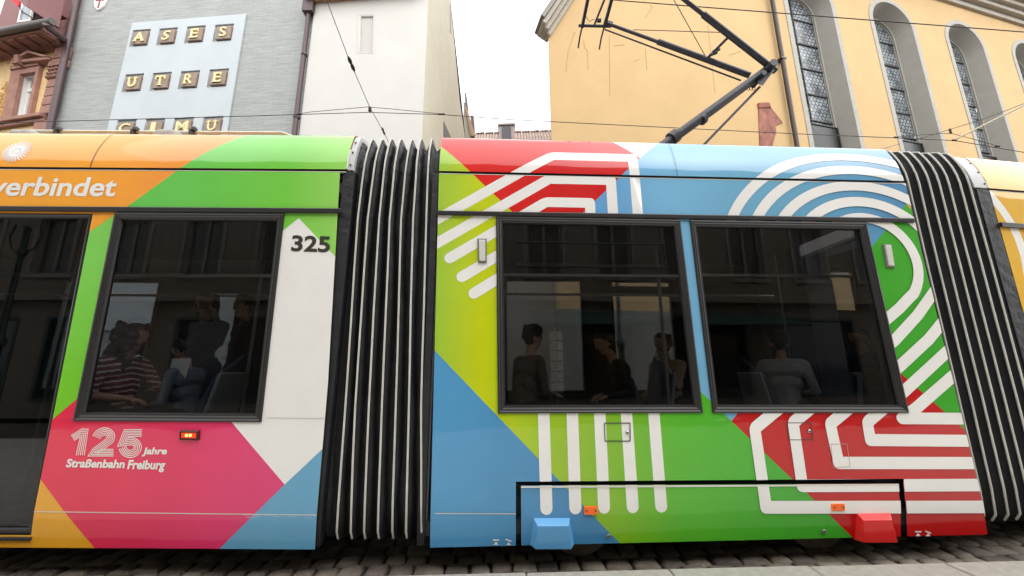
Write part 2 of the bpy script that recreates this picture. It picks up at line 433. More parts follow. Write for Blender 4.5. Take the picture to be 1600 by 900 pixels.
greenL = paint('livery_light_green', ramp=[(-3.6, (106, 205, 86)), (-2.6, (120, 208, 70)), (-2.0, (160, 218, 104))])
greenP = paint('livery_pillar_green', ramp=[(.9, (122, 208, 32)), (2.8, (130, 212, 92))], axis=2)
pink = paint('livery_pink', ramp=[(-4.2, (238, 46, 78)), (-3.3, (234, 52, 98)), (-2.2, (230, 64, 128))])
yellowL = paint('livery_yellow', (242, 174, 42))
blueL = paint('livery_sky_blue', (104, 170, 206))
yellowR = paint('livery_gold', ramp=[(4.2, (232, 176, 6)), (5.4, (236, 186, 40))])
ink = paint('livery_charcoal', (62, 60, 52))
seamy = mat('seal_rubber', (26, 25, 26), rough=.6)
edge_w = paint('edge_trim_highlight_white', (225, 222, 214))  # white of the trim lines, also the painted highlight below the fairing seam
BIG = 50
def hp_diamond(sp=None, sm=None):
    """Region bounded by s+h in (a,b) and h-s in (c,d)."""
    a, b = sp; c, d = sm
    pt = lambda p, q: ((p-q)/2, (p+q)/2)
    return [pt(a, c), pt(b, c), pt(b, d), pt(a, d)]
D1, D2, D3, E1, E2 = 2.206, 4.07, 5.96, 1.042, -1.915
SW = .094
ell = lambda i: (1.338, 1.122, .906, .686, .452)[i]
elb = lambda i: (1.10, .935, .764, .604, .442)[i]
def figure_strokes():
    out = []
    x5 = [2.353, 2.127, 1.902, 1.678, 1.454]; hh = [3.45, 3.2, 2.972, 2.73, 2.49]
    st = [(.44, 2.733), (.44, 2.508), (.655, 2.437), (.763, 2.272), (.869, 2.128)]
    for i in range(5):
        sl = .632
        cx = st[i][0]+(hh[i]-st[i][1])/sl
        if i == 4: cx = 1.454-.02
        pts = [st[i], (cx, hh[i]), (x5[i]-.02*(i < 2), hh[i]), (x5[i], .452)] if i < 4 else [st[i], (1.43, 2.49), (1.454, .452)]
        out.append(stroke(pts, SW, True, True, .05))
    diag = [[], [], [], [], [(4.74, 2.105), (4.64, 2.02), (4.533, 1.945)]]
    dd = [[(5.3, 1.62), (5.035, 1.455), (4.6, 1.165), (4.463, 1.088)], [(5.3, 1.86), (5.036, 1.668), (4.536, 1.312)], [(5.3, 2.14), (5.036, 1.915), (4.85, 1.745), (4.54, 1.52)], [(5.25, 2.46), (5.022, 2.192), (4.8, 1.962), (4.536, 1.738)], diag[4]]
    bend = [None, (4.152, 1.06), (3.828, 1.05), (3.51, 1.062), (3.178, 1.02)]
    bot = [1.088, .92, .748, .582, .43]; vx = [None, 4.15, 3.845, 3.51, 3.19]
    vb = [None, 4.118, 3.818, 3.506, 3.172]
    for i in range(5):
        a, b = ell(i), elb(i); c = (4.45, 2.43); p = []
        last = -38 if i == 4 else 8
        for k in range(49):
            an = R_(180+(last-180)*k/48); p.append((c[0]+a*math.cos(an), c[1]+b*math.sin(an)))
        out.append(stroke(p, SW) if i < 4 else stroke(p+dd[4]+[bend[4], (vx[4], bot[4]), (5.3, bot[4]-.033)], SW, fillet=.05))
        if i == 0: out.append(stroke(dd[0], SW)); out.append(stroke([(4.46, bot[0]), (5.3, bot[0]-.01)], SW, True))
        elif i < 4: out.append(stroke(dd[i]+[bend[i], (vx[i], bot[i]), (5.3, bot[i]-.02)], SW, fillet=.05))
    return out
FIG = figure_strokes()
def mid_layers(P):
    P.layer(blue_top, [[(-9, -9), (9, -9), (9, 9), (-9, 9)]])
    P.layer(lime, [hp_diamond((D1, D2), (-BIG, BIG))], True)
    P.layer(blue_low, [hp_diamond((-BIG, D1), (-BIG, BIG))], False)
    P.layer(red_top, [hp_diamond((D2, D3-.1), (E1, BIG))], False)
    P.layer(white, [hp_diamond((D3-.1, BIG), (E1, BIG))], False)
    P.layer(red_low, [hp_diamond((D2, D3+.03), (-BIG, E2))], False)
    P.layer(green2, [hp_diamond((D3+.03, 7.94), (-BIG, E2))], False)
    P.layer(orange_sp, [hp_diamond((7.94, BIG), (-BIG, E2))], False)
    for q in FIG: P.layer(white, [q])

def window(F, q, name, parent, pane_n=-.014, mats=None, label=None):
    mb, inner = ring(F, q, [(0, -.03), (0, .012), (.012, .016), (.022, .008), (.034, .010), (.044, .004), (.056, .004), (.062, -.016), (.066, -.03)])
    fr = mb.build(name, mats or m_frame, parent)
    if label: fr['label'] = label
    gb = MB(); gb.fquad(F, inner, pane_n-.006, pane_n); gb.build('pane', m_glass, fr)
    return fr, inner
m_frame = mat('window_rubber_frame', (38, 36, 36), rough=.45, var=.12, vscale=30)
m_glass = glass('tinted_glass', (.62, .63, .64))
m_door_glass = glass('door_glass', (.36, .38, .39))
m_dark = mat('interior_black', (24, 23, 25), rough=.7)
m_strip = mat('rain_strip', (44, 42, 44), rough=.32)
m_under = mat('underframe_black', (30, 29, 28), rough=.7, var=.3, vscale=14)
m_inner = mat('interior_lining', (128, 128, 130), rough=.6)
m_floor = mat('interior_floor', (60, 62, 66), rough=.7, var=.2, vscale=40)
m_roof = mat('roof_grey', (196, 196, 192), rough=.6, var=.1, vscale=5)

# ------------------------------------------------------------ middle section
sL = FM.U((686, 269), (683, 337), (672, 857)); sR = FM.U((1409, 284), (1433, 350), (1540, 842))
h_lo = .192
Mbound = [(sL[2][0], h_lo), (sR[2][0]+.02, h_lo), (sR[0][0]+.03, SEAM-.012), (sL[0][0], SEAM-.012)]
W1 = FM.U((775, 338.5), (1062, 344), (1097.5, 645), (778, 646)); W2 = FM.U((1077, 344.5), (1352, 348.5), (1418.5, 645), (1113, 645))
P = Panel(FM, Mbound); mid_layers(P)
gapT = FM.U((806, 752.5), (1411, 748), (1411, 755.5), (806, 758.5)); gapL = FM.U((806, 758.4), (814, 758.4), (814.5, 870), (806, 870)); gapR = FM.U((1403, 755.4), (1411, 755.4), (1418.5, 860), (1408, 860))
P.layer(edge_w, [FM.U((814, 759), (1402, 755.8), (1402, 758.6), (814, 762))])
for q in (FM.U((770, 842), (780, 842), (780, 844), (770, 844)), FM.U((775, 845), (779, 850.5), (771, 850.5)), FM.U((790, 841), (799, 844), (799, 846), (790, 843)), FM.U((795, 846), (798, 851), (791, 851)),
          FM.U((1428, 829), (1438, 829), (1438, 831), (1428, 831)), FM.U((1433, 832), (1437, 837), (1429, 837)), FM.U((1444, 828), (1453, 831.5), (1453, 833.5), (1444, 830)), FM.U((1449, 832), (1452, 837), (1445, 837))):
    P.layer(white, [q], False)
def outline(F, px, w_, r=0.):
    q = F.U(*px); return [stroke([q[i], q[(i+1) % 4]], w_) for i in range(4)]
for q in outline(FM, ((944, 661), (984, 661), (984, 689), (945, 689)), .008)+outline(FM, ((1229.5, 660.5), (1267, 660.5), (1269.5, 687), (1232, 687)), .006): P.layer(ink, [q], False)
for q in outline(FM, ((1297, 694), (1322, 693), (1327, 729), (1301, 730)), .004): P.layer(paint('livery_emboss', (206, 150, 146)), [q], False)
for q in outline(FM, ((680, 801.5), (806, 802), (806, 802.4), (680, 802)), .004): P.layer(edge_w, [q], False)
side_mid = P.build('side_panel', TRAM, [W1, W2, gapT, gapL, gapR])
side_mid['label'] = 'middle side panel with the large white numeral stripes'
P = Panel(FM, [(sL[0][0], SEAM+.012), (sR[0][0]+.02, SEAM+.012), (sR[0][0]+.02, HT), (sL[0][0], HT)]); mid_layers(P)
sx = FM.unp(1058, 276)[0]
P.layer(ink, [stroke([(sx, SEAM), (sx, HT)], .004)])
P.build('roof_fairing', TRAM)['label'] = 'middle roof fairing in red and sky blue'
# ------------------------------------------------------------ left section
sLr = FL.U((540.5, 270), (534.5, 334), (512.5, 600), (499.5, 859))
Lbound = [(-7.5, h_lo), (sLr[3][0], h_lo), (sLr[2][0], sLr[2][1]), (sLr[0][0], SEAM-.012), (-7.5, SEAM-.012)]
WL = FL.U((181, 333), (445, 335), (409, 659.5), (116, 657.5))
dr = FL.U((145.5, 334), (49.5, 836))
DOOR = [(dr[0][0]-1.75, dr[0][1]), (dr[0][0], dr[0][1]), (dr[1][0], dr[1][1]), (dr[0][0]-1.75, dr[1][1])]
def left_layers(P):
    P.layer(orange, [[(-9, -9), (9, -9), (9, 9), (-9, 9)]])
    a, b = FL.unp(197, 324), FL.unp(282, 263); sl = (b[1]-a[1])/(b[0]-a[0])
    gy = lambda s: a[1]+(s-a[0])*sl
    lowL, lowR = FL.U((138, 364), (181, 333)); s0 = lowL[0]+(lowL[0]-lowR[0])*3
    P.layer(greenL, [[(-3.4, gy(-3.4)), (1, gy(1)), (1, -1), (-3.4, -1)]])
    P.layer(greenP, [FL.U((182, 334), (139, 363), (60, 420), (20, 700), (120, 700))])
    P.layer(orange, [FL.U((181.6, 332), (138.5, 363), (60, 420), (60, 332))])
    w = FL.U((467, 341), (443, 360), (380, 410), (300, 700), (365, 663), (445, 757), (506, 701), (560, 650), (560, 439))
    P.layer(white, [w])
    P.layer(pink, [FL.U((122, 622), (89, 650), (40, 690), (40, 720), (63, 748), (148, 855.5), (155, 870), (330, 870), (343, 858), (445, 757), (362, 659.5), (300, 640), (119, 640))])
    P.layer(yellowL, [[FL.unp(63.5, 748), FL.unp(30, 706), (-7.5, 1.1), (-7.5, .1), FL.unp(154, 863), FL.unp(148, 855.5)]])
    P.layer(blueL, [FL.U((343, 857.5), (445, 757), (530, 677), (530, 880), (322, 880))])
P = Panel(FL, Lbound); left_layers(P)
rs_ = random.Random(12); scr = paint('livery_scratch', (214, 216, 216))
for k in range(9):
    u = rs_.uniform(380, 480); v = rs_.uniform(803, 809); P.layer(scr, [stroke(FL.U((u, v), (u+rs_.uniform(8, 22), v+rs_.uniform(0, 1.5))), .0018)], k == 0)
P.word(white, 'verbindet', FL.U((-13, 306.5), (183, 307.5), (-10, 276.5)), bold=.022, shear=.2)
P.word(ink, '325', FL.U((455, 393), (515.5, 395), (457, 367.5)), bold=.03)
for q in [stroke(FL.U((50, 799), (500.5, 804.5)), .006)]: P.layer(edge_w, [q])
# the multi-line 125 and the words beside it (pixel tracing of zoom x1600/180)
zx = lambda x, y: FL.unp(90+x*180/1600, 660+y*180/1600)
def multi(center_pts, n=5, pitch=27, wd=13, closed=False, sm=1):
    c = [np.array(p, float) for p in center_pts]
    if sm:
        out = []
        for i in range(len(c)-1):
            p0, p1, p2, p3 = c[max(i-1, 0)], c[i], c[i+1], c[min(i+2, len(c)-1)]
            for t in (0, .25, .5, .75): out.append(.5*(2*p1+(p2-p0)*t+(2*p0-5*p1+4*p2-p3)*t*t+(3*p1-p0-3*p2+p3)*t**3))
        c = out+[c[-1]]
    res = []
    for k in range(n):
        o = (k-(n-1)/2)*pitch; q = []
        for i in range(len(c)):
            d0 = c[i]-c[i-1] if i else c[1]-c[0]; d1 = c[i+1]-c[i] if i < len(c)-1 else c[-1]-c[-2]
            d0 = d0/np.linalg.norm(d0); d1 = d1/np.linalg.norm(d1); n0 = np.array([-d0[1], d0[0]]); n1 = np.array([-d1[1], d1[0]]); b = n0+n1; b = b/np.linalg.norm(b)
            q.append(c[i]+b*o/max(.4, np.dot(b, n0)))
        res.append(stroke([zx(*p) for p in q], wd*180/1600*.0054))
    return res
NUM = []
for k in range(5): NUM.append(stroke([zx(197+10*k, 181+17*k), zx(345-9*k, 92+28*k), zx(433-27*k, 92+28*k), zx(380-28*k, 455)], 10*180/1600*.0054))
NUM += multi([(548, 208), (565, 172), (600, 142), (650, 125), (705, 132), (748, 172), (745, 225), (700, 275)], 5, 25, 10)
NUM += multi([(700, 275), (535, 395), (520, 418), (785, 418)], 5, 23, 10, sm=0)
NUM += multi([(1178, 145), (965, 145), (915, 275), (985, 265)], 5, 23, 10, sm=0)
NUM += multi([(985, 265), (1040, 258), (1095, 285), (1122, 335), (1100, 395), (1045, 432), (985, 430), (935, 400), (908, 345)], 5, 25, 10)
for q in NUM: P.layer(white, [q], False)
P.layer(paint('livery_joint', (196, 193, 188)), [stroke(FL.U((418, 653), (507, 653.7)), .004)], False)
P.word(white, 'Jahre', [zx(1178, 470), zx(1522, 472), zx(1178+12, 345)], bold=.036, shear=.16)
P.word(white, 'Straßenbahn', [zx(125, 622), zx(940, 636), zx(125+12, 502)], bold=.036, shear=.16)
P.word(white, 'Freiburg', [zx(972, 685), zx(1500, 690), zx(972+14, 518)], bold=.036, shear=.16)
side_left = P.build('side_panel', TRAM, [WL, DOOR]); side_left['label'] = 'left side panel in orange, green, white, pink and blue'
P = Panel(FL, [(-7.5, SEAM+.012), (sLr[0][0], SEAM+.012), (sLr[0][0], HT), (-7.5, HT)]); left_layers(P)
sx = FL.unp(141, 263)[0]; P.layer(ink, [stroke([(sx, SEAM), (sx, HT)], .007)])
# white rosette of rays on the fairing
c0 = FL.unp(26.5, 236.5)
for k in range(26):
    a = 2*math.pi*k/26; ca, sa = math.cos(a), math.sin(a)
    P.layer(white, [stroke([(c0[0]+.025*ca, c0[1]+.025*sa), (c0[0]+.115*ca, c0[1]+.115*sa)], .0125, False, True)], k == 0)
P.layer(white, [[(c0[0]+.045*math.cos(2*math.pi*k/20), c0[1]+.045*math.sin(2*math.pi*k/20)) for k in range(20)]], False)
P.build('roof_fairing', TRAM)['label'] = 'left roof fairing in orange and green'
# ------------------------------------------------------------ right section
rs = FR.U((1544, 291), (1568, 357))
Rb = [(rs[0][0], h_lo), (12, h_lo), (12, SEAM-.012), (rs[0][0], SEAM-.012)]
def right_layers(P):
    P.layer(yellowR, [[(-9, -9), (9, -9), (9, 9), (-9, 9)]])
    c = FR.U((1548, 306), (1566, 328), (1582, 352), (1592, 375), (1601, 402), (1606, 430))
    P.layer(white, [stroke([(c[0][0]-.3, c[0][1]+.15)]+c+[(c[-1][0]+.02, c[-1][1]-.4)], .10)])
P = Panel(FR, Rb); right_layers(P); P.build('side_panel', TRAM, [[(rs[0][0]+.6, 1.12), (rs[0][0]+2.2, 1.12), (rs[0][0]+2.2, 2.8), (rs[0][0]+.6, 2.8)]])['label'] = 'right side panel in golden yellow'
P = Panel(FR, [(rs[0][0], SEAM+.012), (12, SEAM+.012), (12, HT), (rs[0][0], HT)]); P.layer(yellowR, [[(-9, -9), (9, -9), (9, 9), (-9, 9)]]); P.build('roof_fairing', TRAM)['label'] = 'right roof fairing in golden yellow'
# ------------------------------------------------------------ trim running along the sections
for F, a, b in ((FL, -7.5, sLr[0][0]), (FM, sL[0][0], sR[0][0]+.03), (FR, rs[0][0], 12)):
    mb = MB(); mb.fbox(F, a, b, SEAM-.03, SEAM+.03, -.05, -.02)
    mb.build('fairing_gap', seamy, TRAM)
    mb = MB()   # highlight painted in as a white strip: skylight caught by the panel edge
    mb.fbox(F, a, b, SEAM-.0165, SEAM-.0115, -.012, .0025)
    mb.build('seam_edge_highlight', edge_w, TRAM)
s0, s1 = FL.unp(535, 330)[0], 0
for F, px0, px1, a, b in ((FL, (100, 323.5, 331.5), (535, 326.5, 334.5), -7.5, sLr[0][0]), (FM, (685, 330, 337), (1432, 342, 349), sL[0][0], sR[0][0]+.02), (FR, (1568, 349, 355.5), (1600, 351.5, 357.5), rs[0][0], 12)):
    A, B = [F.unp(px0[0], y) for y in px0[1:]], [F.unp(px1[0], y) for y in px1[1:]]
    lin_ = lambda s, i: A[i][1]+(B[i][1]-A[i][1])*(s-A[i][0])/(B[i][0]-A[i][0])
    mb = MB(); mb.fquad(F, [(a, lin_(a, 1)), (b, lin_(b, 1)), (b, lin_(b, 0)), (a, lin_(a, 0))], .002, .022)
    mb.build('rain_strip', m_strip, TRAM, bevel=.007)
# windows
f1, in1 = window(FM, W1, 'window', TRAM)
f2, in2 = window(FM, W2, 'window', TRAM)
f3, in3 = window(FL, WL, 'window', TRAM)
W4 = [(rs[0][0]+.6, 1.12), (rs[0][0]+2.2, 1.12), (rs[0][0]+2.2, 2.8), (rs[0][0]+.6, 2.8)]
window(FR, W4, 'window', TRAM)
# black band with the hopper cut-out in the first middle window
mb = MB(); o_ = FM.U((786, 347), (1055, 352), (1062, 429), (787, 428)); h_ = FM.U((803, 376), (1039, 380), (1044, 419), (804, 416))
vs_, fs = hole_wall(FM, o_, [h_], -.021); mb.add(vs_, fs)
mb.build('hopper_band', mat('frit_black', (36, 34, 36), rough=.25), f1)
mb, _ = ring(FM, FM.U((803, 376), (1039, 380), (1044, 419), (804, 416)), [(0, -.022), (0, -.008), (.01, -.006), (.014, -.008), (.016, -.02)]); mb.build('hopper_frame', mat('hopper_black', (20, 20, 21), rough=.8, spec=.1), f1)
mb = MB(); mb.fquad(FM, FM.U((787, 427), (1061, 429), (1062, 433), (787, 431)), -.014, -.004); mb.build('transom', m_strip, f1)
# door with glass
mb, inner = ring(FL, DOOR, [(0, -.05), (0, -.004), (.02, .004), (.035, -.004), (.04, -.02), (.04, -.03)])
door = mb.build('door', m_strip, TRAM)
mb = MB(); mb.fquad(FL, inner, -.026, -.02); mb.build('pane', m_door_glass, door)
mb = MB(); mb.fbox(FL, DOOR[0][0], dr[1][0]+.01, dr[1][1]-.035, dr[1][1]-.01, 0, .018); mb.build('sill', m_strip, door, bevel=.005)
# bellows end collars and the grey end plates of the fairings
def collar(F, s0, s1, n0, n1, mtl, name, lab=None, h0=.2, h1=3.24):
    mb = MB(); hs_ = [h0]+[h for h in F.hh if h0+.01 < h < h1-.01]+[h1]; L = []
    for h in hs_: L += [F.P(s0, h, n0), F.P(s1, h, n0), F.P(s1, h, n1), F.P(s0, h, n1)]
    k = len(hs_)
    mb.add(L, [(i*4+j, i*4+4+j, i*4+4+(j+1) % 4, i*4+(j+1) % 4) for i in range(k-1) for j in range(4)]+[(0, 1, 2, 3), (k*4-1, k*4-2, k*4-3, k*4-4)])
    o = mb.build(name, mtl, TRAM, bevel=.004)
    if lab: o['label'] = lab
    return o
m_plate = mat('end_plate_grey', (206, 208, 208), rough=.5, var=.06, vscale=20)
m_rubber = mat('bellows_rubber', (30, 29, 33), rough=.55, var=.35, vscale=9, bump=.6, bscale=14)
collar(FL, sLr[0][0]-.03, sLr[0][0]+.075, -.10, -.012, m_rubber, 'bellows_collar')
collar(FL, sLr[0][0]+.003, sLr[0][0]+.055, -.06, -.012, m_plate, 'end_plate', None, SEAM+.012, HT)
collar(FM, sL[0][0]-.06, sL[0][0]-.003, -.10, -.012, m_rubber, 'bellows_collar')
collar(FM, sR[0][0]+.033, sR[0][0]+.06, -.10, -.01, m_rubber, 'bellows_collar')
collar(FR, rs[0][0]-.16, rs[0][0]-.003, -.10, .0, m_rubber, 'bellows_collar')
collar(FR, rs[0][0]-.17, rs[0][0]-.003, -.06, -.004, m_plate, 'end_plate', None, SEAM+.012, HT)
for h in (SEAM+.06, SEAM+.2, SEAM+.33):
    for F, s in ((FR, rs[0][0]-.03), (FL, sLr[0][0]+.03)):
        c = F.P(s, h, 0); mb = MB(); mb.lathe(c-F.N(h)*.006, [(.009, 0), (.009, .006), (.004, .009)], 8, F.N(h)); mb.build('plate_bolt', seamy, TRAM)

# ------------------------------------------------------------ bellows
def bellows(FA, ribs_h, ribs_s, end_s, label):
    """Loops of constant-ish s: white edged ribs outside, dark valleys between, closed over the roof."""
    F = FA; rng = random.Random(11)
    hs_ = [.215, .24, .3, .5, .8, 1.2, 1.6, 2.0, 2.4, 2.8, 3.1, 3.25, 3.35, 3.45, 3.52, 3.58, 3.63, 3.68, 3.74]
    def loop(sf, dn, top, wob=0.):
        pts = []
        for h in hs_:
            hh_ = min(h, top); nn = -dn
            b = 0 if h > .3 else (.3-h)*.5
            s = sf(h)+wob*math.sin(h*3.1+sf(1)*17)*.010+wob*rng.uniform(-.011, .011)
            pts.append(F.P(s, max(h, .2), nn-b))
        for f in (.25, .5, .75, 1.):
            q = F.P(sf(3.6), 3.74, -dn); pts.append(q+F.m*(WIDTH-.7)*f)
        q = pts[-1]
        for z in (3.3, 2.4, 1.4, .4): pts.append(F.O+F.t*sf(z)+F.m*(WIDTH-dn)+F.w*z)
        return pts
    fs_ = [(lambda h, r=r: float(np.interp(h, ribs_h, r))) for r in ribs_s]
    ends = [(lambda h: end_s[0]), (lambda h: end_s[1])]
    mids = [(lambda h, a=a, b=b: (a(h)+b(h))/2) for a, b in zip([ends[0]]+fs_, fs_+[ends[1]])]
    loops = [loop(ends[0], .09, 4)]
    tubes = []
    for k, r in enumerate(fs_):
        v = mids[k]
        loops.append(loop(lambda h: (v(h)*1.3+ (fs_[k-1] if k else ends[0])(h)*.7)/2, .10, 4, 1)); loops.append(loop(v, .145+rng.uniform(-.03, .02), 4, 1.3))
        L = loop(r, .022+rng.uniform(-.006, .008), 4, .10); loops.append(L); tubes.append(L)
    loops.append(loop(mids[-1], .14, 4, 1)); loops.append(loop(ends[1], .09, 4))
    mb = MB(); n = len(loops[0])
    for l in loops: mb.v += l
    for i in range(len(loops)-1):
        for j in range(n-1): mb.f.append((i*n+j, (i+1)*n+j, (i+1)*n+j+1, i*n+j+1)); mb.m.append(0)
    b = mb.build('bellows', m_rubber, TRAM); b['label'] = label
    for p in b.data.polygons: p.use_smooth = True
    for L in tubes:
        t = MB(); t.tube(L[1:], .0082, 6); t.build('rib', mat('rib_piping', (206, 203, 192), rough=.5, var=.12, vscale=9), b, smooth=True)
    return b
FB1 = Frame((-1.2-.262, D, 0), 1.4, 0, prof)
rb = list(zip((.133, .241, .339, .441, .549, .655, .77), (.129, .205, .315, .42, .529, .634, .732), (.104, .192, .291, .386, .485, .592, .707), (.135, .228, .318, .408, .51, .602, .705)))
bellows(FB1, [.27, 1.14, 2.77, 3.59], rb, (.02, .80), 'left bellows with seven white piped folds')
FB2 = Frame((e[0], e[1]+.01, 0), 5.5, 0, prof)
rb2 = [(.205+.112*k, .221+.111*k, .219+.112*k, .222+.110*k) for k in range(6)]
rb2 = [(.10, .108, .108, .112)]+rb2
bellows(FB2, [.2, 1.08, 2.35, 3.55], rb2, (.03, .93), 'right bellows seen at an angle with curved white ribs')

# ------------------------------------------------------------ small fittings on the sides
m_lamp = mat('lamp_lens', (214, 212, 204), rough=.25, var=.08, vscale=60)
m_housing = mat('lamp_housing', (120, 116, 108), rough=.45)
for q in (((746, 373.5), (760.5, 373.5), (760.5, 411), (747, 411)), ((1377.5, 382), (1390.5, 382.5), (1396.5, 419), (1384, 418))):
    p4 = FM.U(*q); mb, inn = ring(FM, p4, [(0, 0), (0, .012), (.008, .016), (.012, .016)])
    l = mb.build('side_lamp', m_housing, TRAM); mb = MB(); mb.fquad(FM, inn, .004, .024); mb.build('lens', m_lamp, l, bevel=.008)
m_amber = mat('amber_reflector', (255, 110, 30), rough=.2, var=.08, vscale=90, k=1.0)
for q in (((912, 791), (933, 790.7), (933.5, 803), (912.5, 803.4)), ((1297, 786.5), (1317.5, 786.2), (1318.5, 797), (1298, 797.5))):
    mb = MB(); mb.fquad(FM, FM.U(*q), .0, .014); r = mb.build('reflector', m_amber, TRAM, bevel=.003)
    p4 = FM.U(*q)
    for f in (.18, .85): mb = MB(); mb.lathe(FM.P(p4[0][0]+(p4[1][0]-p4[0][0])*f, (p4[0][1]+p4[3][1])/2, .014), [(.006, 0), (.006, .003)], 8, FM.N(1)); mb.build('screw', seamy, r)
# lit amber side marker on the pink panel
p4 = FL.U((283, 672), (313, 672.5), (312, 687.5), (283, 686.5))
mb, inn = ring(FL, p4, [(0, 0), (0, .016), (.006, .022), (.012, .022), (.014, .014)])
mk_ = mb.build('side_marker', mat('marker_housing', (70, 24, 20), rough=.4), TRAM)
mb = MB(); mb.fquad(FL, inn, .006, .020); mb.build('lens', mat('marker_lens', (235, 70, 30), rough=.15, emit=((255, 90, 30), .12)), mk_, bevel=.004)
mb = MB()
for f in (.35, .6):
    c = FL.P(inn[0][0]+(inn[1][0]-inn[0][0])*f, (inn[0][1]+inn[2][1])/2, .019); mb.lathe(c, [(.012, 0), (.012, .003)], 10, FL.N(1))
mb.build('bulb', mat('marker_bulb', (255, 190, 110), emit=((255, 190, 110), .8)), mk_)
m_chrome = mat('lock_chrome', (190, 190, 188), rough=.25, metal=.9)
for (u, v, r) in ((979.5, 675.5, .014), (1263.5, 673.5, .014), (950.5, 836.5, .016), (1286, 829.5, .016)):
    c = FM.unp(u, v); mb = MB(); mb.lathe(FM.P(c[0], c[1], 0), [(r, 0), (r, .01), (r*.7, .013)], 14, FM.N(1)); l = mb.build('lock', m_chrome, TRAM)
    mb = MB(); mb.lathe(FM.P(c[0], c[1], .012), [(r*.4, 0), (r*.4, .004)], 10, FM.N(1)); mb.build('keyhole', seamy, l)
# sand boxes
def sandbox(px, mtl, lab):
    dp = .06; q = FM.U(*px[:4])+FM.U(*px[4:], n=dp); mb = MB()
    mb.add([FM.P(*q[0], -.01), FM.P(*q[1], -.01), FM.P(*q[2], -.01), FM.P(*q[3], -.01), FM.P(*q[4], dp), FM.P(*q[5], dp), FM.P(*q[6], dp), FM.P(*q[7], dp)],
           [(4, 7, 6, 5), (0, 4, 5, 1), (1, 5, 6, 2), (2, 6, 7, 3), (3, 7, 4, 0)])
    o = mb.build('sand_box', mtl, TRAM, bevel=.006); o['label'] = lab
sandbox(((833, 808), (891, 808), (898, 851), (826, 851), (840, 821), (889, 820.5), (893, 858), (837, 858)), paint('sandbox_blue', (96, 164, 214)), 'blue sand box cover')
sandbox(((1338, 799.5), (1392, 798.5), (1402, 842), (1335, 844), (1349, 812), (1394, 811.5), (1403, 847.5), (1351, 847.5)), paint('sandbox_red', (228, 44, 42)), 'red sand box cover')

# ------------------------------------------------------------ body shell, interior, underframe
def shell(F, a, b, far_windows, lab):
    mb = MB(); z0 = .36
    mb.fbox(F, a, b, .26, z0, -WIDTH+.04, -.03, 1)             # floor
    mb.fbox(F, a, b, 3.05, 3.15, -WIDTH+.04, -.05, 0)          # ceiling
    for s in (a, b-.03): mb.fbox(F, s, s+.03, z0, .9, -WIDTH+.05, -.05, 0); mb.fbox(F, s, s+.03, .9, 3.05, -.55, -.05, 0); mb.fbox(F, s, s+.03, .9, 3.05, -WIDTH+.05, -WIDTH+.55, 0)
    o = mb.build('interior_lining', [m_inner, m_floor], TRAM)
    # far side wall with openings
    outer = [(a, .22), (b, .22), (b, 3.7), (a, 3.7)]
    FF = Frame(F.O+F.m*WIDTH, 0, 0, FLAT); FF.t, FF.m, FF.w = F.t, F.m, F.w
    vs_, fs = hole_wall(FF, outer, [[(x0, y0), (x1, y0), (x1, y1), (x0, y1)] for x0, x1, y0, y1 in far_windows])
    mb = MB(); mb.add(vs_, fs); k = len(vs_)
    v2 = [v+F.m*.03 for v in vs_]; mb.add(v2, [f[::-1] for f in fs])
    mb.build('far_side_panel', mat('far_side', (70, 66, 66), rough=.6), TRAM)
    for x0, x1, y0, y1 in far_windows:
        r_, inn = ring(FF, [(x0, y0), (x1, y0), (x1, y1), (x0, y1)], [(0, .02), (.05, .02), (.05, -.05), (0, -.05)]); fr = r_.build('window', m_frame, TRAM)
        gb = MB(); gb.fquad(FF, inn, -.02, -.014); gb.build('pane', m_glass, fr)
    # roof deck
    mb = MB(); mb.fbox(F, a, b, SEAM+.05, SEAM+.09, -WIDTH+.1, -.14); mb.build('roof_deck', m_roof, TRAM)
    mb = MB(); mb.fbox(F, a, b, .2, .25, -WIDTH+.06, -.06); mb.fbox(F, a+.1, b-.1, .12, .2, -WIDTH+.2, -.25); mb.build('underframe', m_under, TRAM)
    return o
sfar = lambda F, u, v=500: None
def far_s(F, u, v=500):
    d = ray(u, v); B = F.O+F.m*WIDTH; k = np.dot(B-CAM, F.m)/np.dot(d, F.m); Pp = CAM+d*k; return float(np.dot(Pp-F.O, F.t))
def far_h(F, u, v):
    d = ray(u, v); B = F.O+F.m*WIDTH; k = np.dot(B-CAM, F.m)/np.dot(d, F.m); Pp = CAM+d*k; return float(np.dot(Pp-F.O, F.w))
wM = [(.75, far_s(FM, 914), 1.15, far_h(FM, 860, 434)), (far_s(FM, 954), far_s(FM, 1056), 1.15, far_h(FM, 1000, 436))]
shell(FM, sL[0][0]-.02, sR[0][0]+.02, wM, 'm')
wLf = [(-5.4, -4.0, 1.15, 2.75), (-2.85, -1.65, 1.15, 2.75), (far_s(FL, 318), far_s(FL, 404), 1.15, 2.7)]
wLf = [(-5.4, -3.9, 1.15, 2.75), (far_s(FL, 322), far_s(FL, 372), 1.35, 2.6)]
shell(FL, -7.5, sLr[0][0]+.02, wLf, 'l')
shell(FR, rs[0][0]-.05, 12, [(max(far_s(FR, 1302), rs[0][0]+.06), far_s(FR, 1349), far_h(FR, 1325, 490), far_h(FR, 1325, 420))], 'r')
